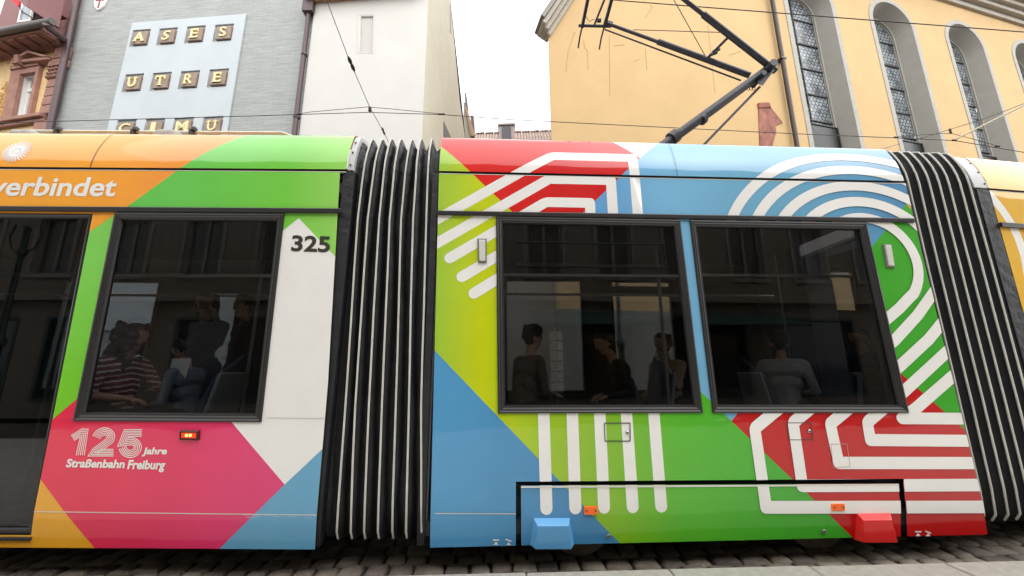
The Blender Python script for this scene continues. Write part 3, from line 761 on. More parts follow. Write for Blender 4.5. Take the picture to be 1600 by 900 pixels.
# horizontal bar across the far window, ceiling rails and grab poles
m_steel = mat('grab_pole', (190, 190, 186), rough=.3, metal=.6)
def pole(F, pts, r=.017, name='grab_pole'):
    mb = MB(); mb.tube([F.O+F.t*s+F.m*o+F.w*z for s, o, z in pts], r, 10); return mb.build(name, m_steel, TRAM, smooth=True)
pole(FM, [(.7, .55, 2.45), (4.8, .55, 2.45)]); pole(FM, [(.7, 1.7, 2.45), (4.8, 1.7, 2.45)])
pole(FL, [(-7, .55, 2.4), (-.4, .55, 2.4)]); pole(FL, [(-7, 1.7, 2.4), (-.4, 1.7, 2.4)])
for F, s, o in ((FM, 1.16, .75), (FM, 2.75, .6), (FM, 3.2, .7), (FL, -.95, 1.0), (FL, -1.75, 1.2), (FL, -3.1, .5)): pole(F, [(s, o, .36), (s, o, 3.05)])
mb = MB(); hb = far_h(FM, 1000, 452); FFm = Frame(FM.O+FM.m*WIDTH, 0, 0, FLAT); FFm.t, FFm.m, FFm.w = FM.t, FM.m, FM.w
mb.fbox(FFm, far_s(FM, 954), far_s(FM, 1056), far_h(FM, 1000, 459), far_h(FM, 1000, 448), -.03, .03); mb.build('transom', m_frame, TRAM)
# seats
m_seat = mat('seat_fabric', (52, 66, 92), rough=.9, var=.4, vscale=60); m_seatback = mat('seat_shell', (150, 154, 158), rough=.4)
def seat(F, s, o, face):
    UPZ = .24
    c = lambda ds, do, z: F.O+F.t*(s+ds*face)+F.m*(o+do)+F.w*z
    z0 = .36+.42+UPZ
    mb = MB()
    mb.hexa([c(-.2, -.21, z0-.05), c(.24, -.21, z0-.05), c(.24, .21, z0-.05), c(-.2, .21, z0-.05), c(-.2, -.21, z0), c(.24, -.21, z0+.02), c(.24, .21, z0+.02), c(-.2, .21, z0)])
    mb.hexa([c(-.26, -.2, z0), c(-.17, -.2, z0), c(-.17, .2, z0), c(-.26, .2, z0), c(-.36, -.17, z0+.40), c(-.31, -.17, z0+.40), c(-.31, .17, z0+.62), c(-.36, .17, z0+.62)])
    st = mb.build('seat', m_seat, TRAM, bevel=.03, seg=3)
    mb = MB(); mb.hexa([c(-.30, -.215, z0-.08), c(-.262, -.215, z0-.08), c(-.262, .215, z0-.08), c(-.30, .215, z0-.08), c(-.40, -.19, z0+.44), c(-.365, -.19, z0+.44), c(-.365, .19, z0+.44), c(-.40, .19, z0+.44)])
    mb.hexa([c(-.1, -.05, .36), c(.05, -.05, .36), c(.05, .05, .36), c(-.1, .05, .36), c(-.12, -.05, z0-.05), c(.1, -.05, z0-.05), c(.1, .05, z0-.05), c(-.12, .05, z0-.05)])
    mb.build('seat_shell', m_seatback, st, bevel=.02, seg=2)
def at_px(F, u, o):     # s of the pixel column u at lateral offset o inside the body
    d = ray(u, 560); B = F.O+F.m*o; k = np.dot(B-CAM, F.m)/np.dot(d, F.m); Pp = CAM+d*k; return float(np.dot(Pp-F.O, F.t))
SEATS = [(FL, at_px(FL, 196, .42), .42, 1), (FL, at_px(FL, 306, .5), .5, -1), (FL, -1.0, 1.85, -1), (FL, -2.4, 1.85, 1), (FM, at_px(FM, 822, .6), .6, 1), (FM, at_px(FM, 985, .85), .85, -1), (FM, at_px(FM, 1045, 1.15), 1.15, -1),
         (FM, at_px(FM, 1222, .75), .75, 1), (FM, at_px(FM, 1352, 1.75), 1.75, -1), (FM, 4.35, .75, -1), (FM, 1.1, 1.85, 1)]
for a in SEATS: seat(*a)
mb = MB()
for F, a, b in ((FL, -2.4, -.45), (FM, .75, 4.75)): mb = MB(); mb.fbox(F, a, b, .361, .60, -1.05, -.1); mb.build('seat_podium', m_floor, TRAM); mb = MB(); mb.fbox(F, a, b, .361, .60, -WIDTH+.1, -1.6); mb.build('seat_podium', m_floor, TRAM)
# ticket machine-like cabinet between the left seats
# bogie
m_wheel = mat('wheel_steel', (132, 122, 110), rough=.55, var=.3, vscale=20)
for u, v in ((913, 845), (1312, 838)):
    s = FM.unp(u, v)[0]+.02
    c = FM.O+FM.t*s+FM.m*.30+np.array([0, 0, .29])
    mb = MB(); mb.lathe(c, [(.29, -.02), (.29, .06), (.31, .075), (.31, .10)], 36, FM.m); mb.lathe(c, [(.10, -.05), (.10, .0), (.04, -.06)][:2], 16, FM.m); wh = mb.build('wheel', m_wheel, TRAM, smooth=True)
    mb = MB()
    for ds in (-.27, .27): mb.hexa([c+FM.t*(ds-.05)+FM.m*(-.12)+np.array([0, 0, -.15]), c+FM.t*(ds+.05)+FM.m*-.12+np.array([0, 0, -.15]), c+FM.t*(ds+.05)+FM.m*.05+np.array([0, 0, -.15]), c+FM.t*(ds-.05)+FM.m*.05+np.array([0, 0, -.15]),
                                    c+FM.t*(ds-.05)+FM.m*-.12, c+FM.t*(ds+.05)+FM.m*-.12, c+FM.t*(ds+.05)+FM.m*.05, c+FM.t*(ds-.05)+FM.m*.05]); mb.lathe(c+FM.t*ds+FM.m*-.125+np.array([0, 0, -.12]), [(.03, -.02), (.03, .02)], 10, FM.m)
    mb.build('axle_box', mat('bogie_iron', (80, 76, 72), rough=.6, var=.3, vscale=15), wh, bevel=.01)
mb = MB(); mb.fbox(FM, 1.3, 4.4, .13, .24, -.5, -.42)
for k in range(9): mb.fbox(FM, 2.1+.18*k, 2.2+.18*k, .09+.02*(k % 3), .2, -.35, -.25)
mb.build('bogie_frame', m_under, TRAM)
# rails
for k, o in enumerate((.62, 1.62)):
    mb = MB(); A = FM.O+FM.m*o; mb.hexa([A+FM.t*-12+FM.m*-.03-[0, 0, .12], A+FM.t*14+FM.m*-.03-[0, 0, .12], A+FM.t*14+FM.m*.03-[0, 0, .12], A+FM.t*-12+FM.m*.03-[0, 0, .12], A+FM.t*-12+FM.m*-.03, A+FM.t*14+FM.m*-.03, A+FM.t*14+FM.m*.03, A+FM.t*-12+FM.m*.03])
    for i in range(len(mb.v)): mb.v[i][2] = min(mb.v[i][2], .004) if mb.v[i][2] > -.05 else -.12
    structure(mb.build('rail', mat('rail_steel', (120, 112, 104), rough=.35, metal=.7)))
# left roof: cable trough with tubes and clamps
Yr = 3.75
mb = MB()
A, B = at_y(37, 211, Yr), at_y(452, 214, Yr); A2, B2 = at_y(37, 203, Yr), at_y(446, 207.5, Yr)
dn = np.array([0, .12, 0]); low = np.array([0, 0, -.45])
mb.hexa([A+low, B+low, B+dn+low, A+dn+low, at_y(37, 208.5, Yr), at_y(452, 211.5, Yr), at_y(452, 211.5, Yr)+dn, at_y(37, 208.5, Yr)+dn])
tr = mb.build('cable_trough', mat('trough_cream', (222, 220, 206), rough=.5, var=.08, vscale=8), TRAM, bevel=.005)
mb = MB(); mb.tube([at_y(36, 205, Yr), at_y(442, 208, Yr), at_y(458, 214, Yr)], .018, 8); mb.build('roof_rail', mat('trough_cream'), tr, smooth=True)
mb = MB()
for u in (91, 211, 302): mb.box(at_y(u, 207, Yr)[0]-.025, at_y(u, 207, Yr)[0]+.025, Yr-.03, Yr+.02, at_y(u, 211.5, Yr)[2], at_y(u, 203.5, Yr)[2]); mb.lathe(at_y(u+1, 204.5, Yr-.02), [(.03, 0), (.03, .03), (.015, .05)], 10)
mb.build('rail_clamp', mat('clamp_dark', (60, 60, 58), rough=.5), tr)
mb = MB()
for u in (34, 50, 258, 272): mb.lathe(at_y(u, 213, Yr-.05), [(.09, -.2), (.09, 0), (.075, .035), (.04, .055), (.0, .06)], 14)
mb.build('roof_cap', mat('cap_grey', (150, 148, 140), rough=.5), tr, smooth=True)
mb = MB(); mb.tube([at_y(20, 211.5, Yr), at_y(-200, 211, Yr)], .02); mb.build('cable', seamy, tr)

# ------------------------------------------------------------ pantograph
m_pan = mat('pantograph_tube', (62, 60, 66), rough=.45, metal=.3, var=.2, vscale=14)
YC = FM.P(4, 3, 0)[1]+WIDTH/2-.08; YC = 4.36
PAN = MB(); kx = at_y(1200, 110, YC); lo = at_y(1038, 226, YC); lo2 = lo+(lo-kx)*.40
zb = SEAM+.14
PAN.box(lo2[0]-.3, lo2[0]+.9, YC-.45, YC+.45, zb, zb+.1)
for dx in (-.2, .8):
    for dy in (-.4, .4): PAN.lathe((lo2[0]+dx, YC+dy, zb-.12), [(.05, 0), (.07, .03), (.045, .06), (.07, .09), (.05, .12)], 12)
pan = PAN.build('pantograph', m_pan, TRAM, bevel=.01)
def rod(name, pts, r, n=12):
    mb = MB(); mb.tube(pts, r, n); return mb.build(name, m_pan, pan, smooth=True)
FA, NE = 4.93, 3.72       # far and near end of the collector head
kn_ = at_y(1197, 112, YC)
rod('lower_arm', [lo2, lo, at_y(1115, 170, YC), at_y(1198, 109, YC)], [.062, .062, .060, .055])
mb = MB(); c = at_y(1095, 188, YC); dvec = at_y(1105, 180, YC)-c; mb.lathe(c, [(.07, 0), (.07, .05)], 14, dvec); mb.build('arm_clamp', m_pan, pan); mb = MB(); c = at_y(1048, 218, YC); mb.lathe(c, [(.085, 0), (.085, .10)], 14, dvec); mb.build('arm_clamp', m_pan, pan)
rod('steering_rod', [at_y(1060, 276, YC+.05), at_y(1100, 226, YC+.05), at_y(1187, 136, YC+.05)], .016)
hf = at_y(920, 36, FA); hn = np.array([hf[0]+.02, NE, hf[2]])
fa = lambda t: at_y(1196, 113, YC)*(1-t)+at_y(950, 38, FA)*t
rod('upper_arm', [at_y(1172, 118, YC+.12), at_y(1028, 65, YC+.30)], .040); rod('upper_arm', [at_y(1030, 66, YC+.29), at_y(950, 37, FA-.05)], .024)
nearp = at_y(950, -94, NE); k0 = at_y(1212, 111, YC-.02)
p_mid = k0+(nearp-k0)*.45
rod('upper_arm', [k0, p_mid], .040); rod('upper_arm', [p_mid, nearp], .026)
rod('thrust_rod', [at_y(1158, 126, YC+.2), at_y(945, 46, FA-.1)], .011)
rod('brace', [at_y(1104, 92, YC+.2), at_y(1137, 59, YC-.1)], .018)
mb = MB(); mb.lathe(at_y(1115, 84, YC+.1), [(.02, -.05), (.02, .05)], 8, (1, 0, .4)); mb.lathe(at_y(1119, 79, YC+.1), [(.02, -.05), (.02, .05)], 8, (1, 0, .4)); mb.build('brace_bolt', m_pan, pan)
rod('stay_cable', [at_y(1053, 0, YC-.2), at_y(1104, 91, YC+.2)], .005, 6); rod('stay_cable', [at_y(1053, 0, YC-.2), at_y(1045, -14, YC-.25)], .005, 6); rod('stay_cable', [at_y(990, 46.5, YC+.4), at_y(1141, 51, YC-.12)], .005, 6)
# knee joint
mb = MB(); c = at_y(1192, 118, YC)
mb.lathe(at_y(1197, 112, YC)-np.array([0, .16, 0]), [(.05, 0), (.05, .32)], 14, (0, 1, 0))
mb.lathe(at_y(1185, 124, YC)-np.array([0, .12, 0]), [(.035, 0), (.035, .24)], 12, (0, 1, 0))
mb.add([at_y(1211, 109, YC-.06), at_y(1199, 124, YC-.06), at_y(1192, 134, YC-.06), at_y(1185, 132, YC-.06), at_y(1184, 125, YC-.06), at_y(1194, 118, YC-.06), at_y(1196, 104, YC-.06),
        at_y(1211, 109, YC+.06), at_y(1199, 124, YC+.06), at_y(1192, 134, YC+.06), at_y(1185, 132, YC+.06), at_y(1184, 125, YC+.06), at_y(1194, 118, YC+.06), at_y(1196, 104, YC+.06)],
       [tuple(range(6, -1, -1)), tuple(range(7, 14))]+[(i, (i+1) % 7, 7+(i+1) % 7, 7+i) for i in range(7)])
mb.build('knee_joint', m_pan, pan)
mb = MB()
for du in (0, 4, 8):
    ct = at_y(1169+du, 136, YC); mb.tube([ct+np.array([.022*math.cos(a), .0, .05*math.sin(a)]) for a in [k*math.pi/8 for k in range(17)]], .0035, 5, cap=False)
mb.build('loop_cable', seamy, pan)
# collector head: strips along y, horns at the far end
for u, nm in ((909.5, 0), (944, 1)):
    a = at_y(u, 42, FA); b = np.array([a[0], NE-.15, a[2]])
    mb = MB(); mb.hexa([a+[-.022, 0, -.03], a+[.022, 0, -.03], b+[.022, 0, -.03], b+[-.022, 0, -.03], a+[-.022, 0, .02], a+[.022, 0, .02], b+[.022, 0, .02], b+[-.022, 0, .02]][0:0] or
                       [a+[-.022, 0, -.03], b+[-.022, 0, -.03], b+[.022, 0, -.03], a+[.022, 0, -.03], a+[-.022, 0, .02], b+[-.022, 0, .02], b+[.022, 0, .02], a+[.022, 0, .02]])
    mb.build('collector_strip', m_pan, pan, bevel=.006)
    e_ = at_y(u-6 if nm == 0 else u-7.5, 75 if nm == 0 else 77, FA+.18)
    m_ = (a+e_)/2+np.array([0, .03, .03]); rod('horn', [a+[0, -.02, -.005], m_, e_], .013, 8)
a = at_y(904, 40, FA); b = at_y(954, 41, FA)
rod('head_crossbar', [a, b], .022)
rod('head_rod', [at_y(929, 38, FA-.05), at_y(945, -2, FA-.5), np.array([at_y(945, -2, FA-.5)[0], NE, at_y(945, -2, FA-.5)[2]])], .015)
mb = MB(); mb.lathe(at_y(950, 37, FA), [(.045, -.06), (.045, .06)], 12, (1, .3, 0)); mb.lathe(at_y(936, 32, FA), [(.03, -.03), (.03, .03)], 10, (1, .0, 0)); mb.build('head_joint', m_pan, pan)
rod('flex_lead', [at_y(916, 26, FA), at_y(919, 31, FA), at_y(921, 34, FA), at_y(925, 31, FA), at_y(929, 30, FA)], .005, 6)

# ================================================================== BUILDINGS ACROSS THE STREET
CH = Frame((0, 9.3, 0), 14, 0, FLAT)
church = empty('church', tuple(CH.P(9, 0, -4)), 'yellow plastered church with tall arched leaded windows and grey surrounds', 'church')
m_yel = mat('church_plaster', (252, 212, 154), rough=.9, var=.055, vscale=.7, bump=.25, bscale=9, detail=9, k=.55)
m_grey = mat('reveal_grey', (158, 154, 146), rough=.9, var=.06, vscale=2.5, bump=.1, bscale=40)
m_sur = mat('surround_grey', (170, 166, 157), rough=.85, var=.08, vscale=6, bump=.12, bscale=60)
m_cor = mat('cornice_grey', (176, 168, 156), rough=.85, var=.1, vscale=5)
def arch(s0, s1, h0, spring, n=20):
    c, r = (s0+s1)/2, (s1-s0)/2
    return [(s0, h0), (s1, h0)]+[(c+r*math.cos(math.pi*k/n), spring+r*math.sin(math.pi*k/n)) for k in range(n+1)]
WIN = [(10.68+4.36*k, 12.86+4.36*k) for k in range(4)]
SILL, SPR = 4.4, 15.15
outer = [(1.15, 0), (32, 0), (32, 17.5), (9.9, 17.5), (9.9, 18.0), (5.6, 19.4), (1.15, 11.03)]
vs_, fs = hole_wall(CH, outer, [arch(a, b, SILL, SPR) for a, b in WIN])
mb = MB(); mb.add(vs_, fs)
# flanks and back
ca, cb = CH.P(1.15, 0, -.02), CH.P(1.15, 0, -.02)+np.array([2.6, 12.6, 0]); cc = CH.P(32, 0, -.02); cdd = CH.P(32, 0, -13)
mb.add([ca, cb, cb+[0, 0, 10.9], ca+[0, 0, 10.9], cc, cdd, cdd+[0, 0, 17.4], cc+[0, 0, 17.4]], [(0, 3, 2, 1), (4, 5, 6, 7), (1, 2, 6, 5)])
mb.build('wall', m_yel, church)
mb = MB(); mb.fbox(CH, 1.13, 32, 0, 2.97, .0, .035); mb.build('plinth', mat('plinth_grey', (128, 128, 120), rough=.9, var=.12, vscale=2, bump=.2, bscale=20), church)
m_hex = bpy.data.materials.new('leaded_hexagon_glass'); m_hex.use_nodes = True
def hex_nodes(m):
    N = m.node_tree.nodes; Lk = m.node_tree.links; b = N['Principled BSDF']
    uv = N.new('ShaderNodeUVMap'); uv.uv_map = 'UVMap'
    S3 = math.sqrt(3)
    def vmath(op, a=None, b_=None, av=None, bv=None):
        n = N.new('ShaderNodeVectorMath'); n.operation = op
        if a is not None: Lk.new(a, n.inputs[0])
        if av is not None: n.inputs[0].default_value = av
        if b_ is not None: Lk.new(b_, n.inputs[1])
        if bv is not None: n.inputs[1].default_value = bv
        return n
    def fmath(op, a, b_=None, bv=None):
        n = N.new('ShaderNodeMath'); n.operation = op; Lk.new(a, n.inputs[0])
        if b_ is not None: Lk.new(b_, n.inputs[1])
        if bv is not None: n.inputs[1].default_value = bv
        return n.outputs[0]
    p = vmath('ADD', uv.outputs[0], bv=(500, 500*S3, 0)).outputs[0]
    def cell(off):
        q = vmath('SUBTRACT', p, bv=off).outputs[0]; q = vmath('MODULO', q, bv=(1, S3, 1)).outputs[0]; return vmath('SUBTRACT', q, bv=(.5, S3/2, 0)).outputs[0]
    def hexd(q):
        a = vmath('ABSOLUTE', q).outputs[0]; s = N.new('ShaderNodeSeparateXYZ'); Lk.new(a, s.inputs[0])
        d = vmath('DOT_PRODUCT', a, bv=(.5, S3/2, 0)).outputs['Value']; return fmath('MAXIMUM', s.outputs[0], d)
    d = fmath('MINIMUM', hexd(cell((0, 0, 0))), hexd(cell((.5, S3/2, 0))))
    lead = N.new('ShaderNodeMapRange'); lead.inputs[1].default_value = .37; lead.inputs[2].default_value = .44; Lk.new(d, lead.inputs[0])
    no = N.new('ShaderNodeTexNoise'); no.inputs['Scale'].default_value = .28; no.inputs['Detail'].default_value = 3; Lk.new(uv.outputs[0], no.inputs['Vector'])
    vo = N.new('ShaderNodeTexVoronoi'); vo.inputs['Scale'].default_value = 1.0; Lk.new(uv.outputs[0], vo.inputs['Vector'])
    sp = N.new('ShaderNodeSeparateColor'); Lk.new(vo.outputs['Color'], sp.inputs[0])
    sm = fmath('ADD', fmath('MULTIPLY', sp.outputs[0], bv=.35), no.outputs['Fac'])
    cr = N.new('ShaderNodeValToRGB'); cr.color_ramp.elements[0].position = .42; cr.color_ramp.elements[0].color = col((88, 94, 100), .8); cr.color_ramp.elements[1].position = .85; cr.color_ramp.elements[1].color = col((166, 174, 180), .8)
    Lk.new(sm, cr.inputs[0])
    mx = N.new('ShaderNodeMix'); mx.data_type = 'RGBA'; Lk.new(lead.outputs[0], mx.inputs[0]); Lk.new(cr.outputs[0], mx.inputs[6]); mx.inputs[7].default_value = col((58, 60, 64), .8)
    Lk.new(mx.outputs[2], b.inputs['Base Color']); b.inputs['Roughness'].default_value = .22
    bp = N.new('ShaderNodeBump'); bp.inputs['Strength'].default_value = .5; bp.inputs['Distance'].default_value = .02; Lk.new(no.outputs['Fac'], bp.inputs['Height']); Lk.new(bp.outputs[0], b.inputs['Normal'])
hex_nodes(m_hex)
m_iron = mat('window_iron', (46, 46, 48), rough=.6)
m_screen = mat('screen_wire', (52, 54, 58), rough=.35, var=.35, vscale=3)
DEP, INS = .58, .24
for a, b in WIN:
    n = 20; o_ = arch(a, b, SILL, SPR, n); i_ = arch(a+INS, b-INS, SILL+.3, SPR-.1, n); u_ = arch(a-.2, b+.2, SILL-.12, SPR, n)
    mb = MB(); k = len(o_)
    mb.v += [CH.P(*p, .022) for p in u_]+[CH.P(*p, .022) for p in o_]+[CH.P(*p, -.01) for p in u_]
    mb.f += [(i, (i+1) % k, k+(i+1) % k, k+i) for i in range(k)]+[(2*k+i, 2*k+(i+1) % k, (i+1) % k, i) for i in range(k)]; mb.m += [0]*(2*k)
    wn = mb.build('window', m_sur, church)
    mb = MB(); j_ = arch(a+INS*.86, b-INS*.86, SILL+.25, SPR-.08, n)
    mb.v += [CH.P(*p, .022) for p in o_]+[CH.P(*p, -DEP+.06) for p in j_]+[CH.P(*p, -DEP) for p in i_]
    for r in (0, 1): mb.f += [(r*k+i, r*k+(i+1) % k, r*k+k+(i+1) % k, r*k+k+i) for i in range(k)]; mb.m += [0]*k
    mb.build('reveal', m_grey, wn)
    # slim lighter bead between reveal and glass, and the impost line
    mb = MB(); mb.tube([CH.P(*p, -DEP+.07) for p in j_[1:]]+[CH.P(*j_[0], -DEP+.07)], .028, 6); mb.build('bead', m_sur, wn, smooth=True)
    mb = MB(); mb.tube([CH.P(b, SPR, .0), CH.P(b-INS*.86, SPR-.08, -DEP+.06)], .016, 6); mb.build('impost', m_cor, wn)
    pv = [CH.P(*p, -DEP-.01) for p in i_]; po = mk('pane', pv, [tuple(range(k))], m_hex, wn)
    uvl = po.data.uv_layers.new(name='UVMap')
    for li, lp in enumerate(po.data.loops): s, h = i_[lp.vertex_index]; uvl.data[li].uv = ((s)/.175, h/.175)
    mb = MB(); h = SILL+.4
    while h < SPR+.5: mb.fbox(CH, a+INS, b-INS, h, h+.045, -DEP-.005, -DEP+.03); h += 1.12
    mb.fbox(CH, a+.92, a+.96, SILL+.3, SPR+.75, -DEP-.004, -DEP+.026); mb.build('glazing_bar', m_iron, wn)
    mb = MB(); mb.fbox(CH, a+INS-.02, b-INS-.05, SILL+.3, 10.1, -DEP+.15, -DEP+.17)
    mb.build('protective_screen', glass('wire_screen', (.22, .23, .25), .3), wn)
    mb = MB()
    for s_ in (a+INS-.02, b-INS-.09): mb.fbox(CH, s_, s_+.045, SILL+.3, 10.14, -DEP+.12, -DEP+.2)
    mb.fbox(CH, a+INS+.026, b-INS-.091, 10.1, 10.14, -DEP+.12, -DEP+.2); mb.build('screen_frame', m_iron, wn)
mb = MB()
for i, (h0, h1, n1) in enumerate(((17.25, 17.5, .12), (17.5, 17.72, .30), (17.72, 17.95, .46), (17.95, 18.12, .66))): mb.fbox(CH, 10.02, 33, h0, h1, -.3, n1)
mb.build('eaves_cornice', m_cor, church, bevel=.03)
m_tile = mat('roof_tile', (74, 60, 56), rough=.85, var=.3, vscale=9, bump=.6, bscale=25)
mb = MB(); mb.hexa([CH.P(9.9, 18.13, .72), CH.P(33, 18.13, .72), CH.P(33, 18.13, -13.4), CH.P(9.9, 18.13, -13.4), CH.P(9.9, 18.2, .72), CH.P(33, 18.2, .72), CH.P(33, 24, -6.5), CH.P(9.9, 24, -6.5)])
mb.build('roof', m_tile, church)
# raking cornice of the gable
d_ = np.array([5.6-1.15, 19.4-11.03]); d_ = d_/np.linalg.norm(d_); q_ = np.array([-d_[1], d_[0]])
mb = MB(); p0 = np.array([1.15, 11.03])+d_*.02; p1 = np.array([5.6, 19.4])
for w0, w1, n1 in ((-.02, .10, .10), (.10, .22, .22), (.22, .34, .34)): mb.fquad(CH, [tuple(p0+q_*w0), tuple(p1+q_*w0), tuple(p1+q_*w1), tuple(p0+q_*w1)], -.2, n1)
mb.build('raking_cornice', m_cor, church, bevel=.02)
mb = MB(); mb.fquad(CH, [tuple(p0+q_*.34+d_*.1), tuple(p1+q_*.34), tuple(p1+q_*.46), tuple(p0+q_*.46+d_*.1)], -.25, .40); mb.build('roof_edge', mat('verge_zinc', (120, 112, 104), rough=.5, var=.1, vscale=8), church)
mb = MB(); mb.tube([CH.P(9.80, 18, .14), CH.P(9.76, 11, .14), CH.P(9.70, 0, .14)], .075, 10)
for h in (4, 8, 12, 16): mb.fbox(CH, 9.64, 9.86, h, h+.06, 0, .22)
mb.build('downpipe', mat('pipe_brown', (66, 56, 52), rough=.4, metal=.3), church, smooth=True)
q = CH.U((1184, 163), (1199, 162.5), (1222, 192), (1211, 197), (1212, 206), (1203, 240), (1187, 240))
mb = MB(); mb.fquad(CH, q, -.05, .03); mb.build('stone_quoin', mat('red_sandstone', (180, 120, 104), k=.62, rough=.9, var=.4, vscale=4, bump=.5, bscale=30), church, bevel=.01)
mb = MB(); mb.fquad(CH, CH.U((1183, 162), (1200, 161.5), (1203, 169), (1184, 170)), .0, .06); mb.build('stone_cap', mat('red_sandstone_dark', (150, 92, 78), rough=.9, var=.3, vscale=5), church, bevel=.01)
# settlement cracks and repair lines in the plaster
rng = random.Random(9)
for pts in (((1016, 8), (1019, 12), (1008, 28)), ((912, 62), (913, 74), (918, 80), (919, 110)), ((898, 50), (888, 80), (884, 112)), ((952, 55), (953, 150)), ((1008, 76), (1011, 110)), ((1106, 40), (1117, 145)), ((1140, 86), (1158, 80)), ((960, 72), (975, 70)), ((990, 96), (998, 93))):
    mb = MB(); mb.tube([CH.P(*p, .001) for p in CH.U(*pts)], .008, 4); mb.build('plaster_crack', mat('crack_brown', (228, 182, 120), rough=.9, k=.52), church)

# grey slated house with the letter field
SL = Frame((0, 9.0, 0), -4.4, 0, FLAT)
house = empty('slate_hung_house', tuple(SL.P(-9.7, 0, -3)), 'grey slate hung house with a pale panel of gilded letter blocks', 'building')
m_slate = bpy.data.materials.new('hung_slate'); m_slate.use_nodes = True
def slate_nodes(m):
    N = m.node_tree.nodes; Lk = m.node_tree.links; b = N['Principled BSDF']; b.inputs['Roughness'].default_value = .75
    tc = N.new('ShaderNodeTexCoord'); s = N.new('ShaderNodeSeparateXYZ'); c = N.new('ShaderNodeCombineXYZ'); Lk.new(tc.outputs['Object'], s.inputs[0]); Lk.new(s.outputs[0], c.inputs[0]); Lk.new(s.outputs[2], c.inputs[1])
    br = N.new('ShaderNodeTexBrick'); br.inputs['Scale'].default_value = 1; br.inputs['Brick Width'].default_value = .34; br.inputs['Row Height'].default_value = .075; br.inputs['Mortar Size'].default_value = .006; br.inputs['Mortar Smooth'].default_value = .4; br.inputs['Bias'].default_value = -.1
    br.inputs['Color1'].default_value = col((186, 190, 187), .66); br.inputs['Color2'].default_value = col((196, 199, 195), .66); br.inputs['Mortar'].default_value = col((172, 175, 173), .66)
    Lk.new(c.outputs[0], br.inputs[0])
    mp = N.new('ShaderNodeMapping'); mp.inputs['Scale'].default_value = (.7, 7, 1); Lk.new(c.outputs[0], mp.inputs[0])
    n1 = N.new('ShaderNodeTexNoise'); n1.inputs['Scale'].default_value = 2.2; n1.inputs['Detail'].default_value = 7; n1.inputs['Roughness'].default_value = .7; Lk.new(mp.outputs[0], n1.inputs['Vector'])
    mr = N.new('ShaderNodeMapRange'); mr.inputs[1].default_value = .3; mr.inputs[2].default_value = .7; mr.inputs[3].default_value = .82; mr.inputs[4].default_value = 1.16; Lk.new(n1.outputs['Fac'], mr.inputs[0])
    vm = N.new('ShaderNodeVectorMath'); vm.operation = 'SCALE'; Lk.new(br.outputs['Color'], vm.inputs[0]); Lk.new(mr.outputs[0], vm.inputs['Scale']); Lk.new(vm.outputs[0], b.inputs['Base Color'])
    bp = N.new('ShaderNodeBump'); bp.inputs['Strength'].default_value = .5; bp.inputs['Distance'].default_value = .02; bp.invert = True; Lk.new(br.outputs['Fac'], bp.inputs['Height']); Lk.new(bp.outputs[0], b.inputs['Normal'])
slate_nodes(m_slate)
mb = MB(); mb.fbox(SL, -13.62, -5.75, 0, 16, -10, 0); mb.build('wall', m_slate, house)
m_panel = mat('letter_panel', (204, 211, 215), k=.80, rough=.85, var=.04, vscale=1.2, bump=.15, bscale=12)
rows = [[((212, 52), (234, 72.7)), ((254, 50), (276, 70)), ((297, 46.7), (320, 67)), ((341, 44), (364, 64.7))],
        [((200.7, 122), (223.3, 142.7)), ((244, 120), (266.7, 140)), ((288, 117), (310.7, 138)), ((332.7, 114.7), (356, 135))],
        [((188.6, 194), (212, 215)), ((233, 192.6), (256.6, 213)), ((278, 190.7), (301, 211.5)), ((324, 189), (347, 210))]]
LET = ['ASES', 'UTRE', 'CIMU']
cells = []
for r, row in enumerate(rows):
    for c_, (p, q) in enumerate(row):
        a = SL.unp((p[0]+q[0])/2, (p[1]+q[1])/2); cells.append((a[0], a[1], LET[r][c_], r*4+c_))
PN = .05
outer = [(-11.62, 2.5), (-7.93, 2.5), (-7.93, 11.93), (-11.62, 11.93)]
holes = [[(s-.34, h-.27), (s+.26, h-.27), (s+.26, h+.33), (s-.34, h+.33)] for s, h, _, _ in cells]
vs_, fs = hole_wall(SL, outer, holes, PN); mb = MB(); mb.add(vs_, fs)
for hq in [outer]+holes:
    k = len(mb.v); mb.v += [SL.P(*p, PN) for p in hq]+[SL.P(*p, .0) for p in hq]; mb.f += [(k+i, k+4+i, k+4+(i+1) % 4, k+(i+1) % 4) for i in range(4)]; mb.m += [0]*4
pnl = mb.build('letter_panel', m_panel, house)
mb = MB(); mb.fquad(SL, outer, .002, .01); mb.build('niche_back', mat('niche_grey', (150, 154, 154), rough=.9), pnl)
m_blk = mat('letter_block', (146, 126, 112), rough=.6, var=.18, vscale=7, bump=.2, bscale=40); m_gold = mat('gilded_letter', (240, 224, 166), rough=.5, k=.85)
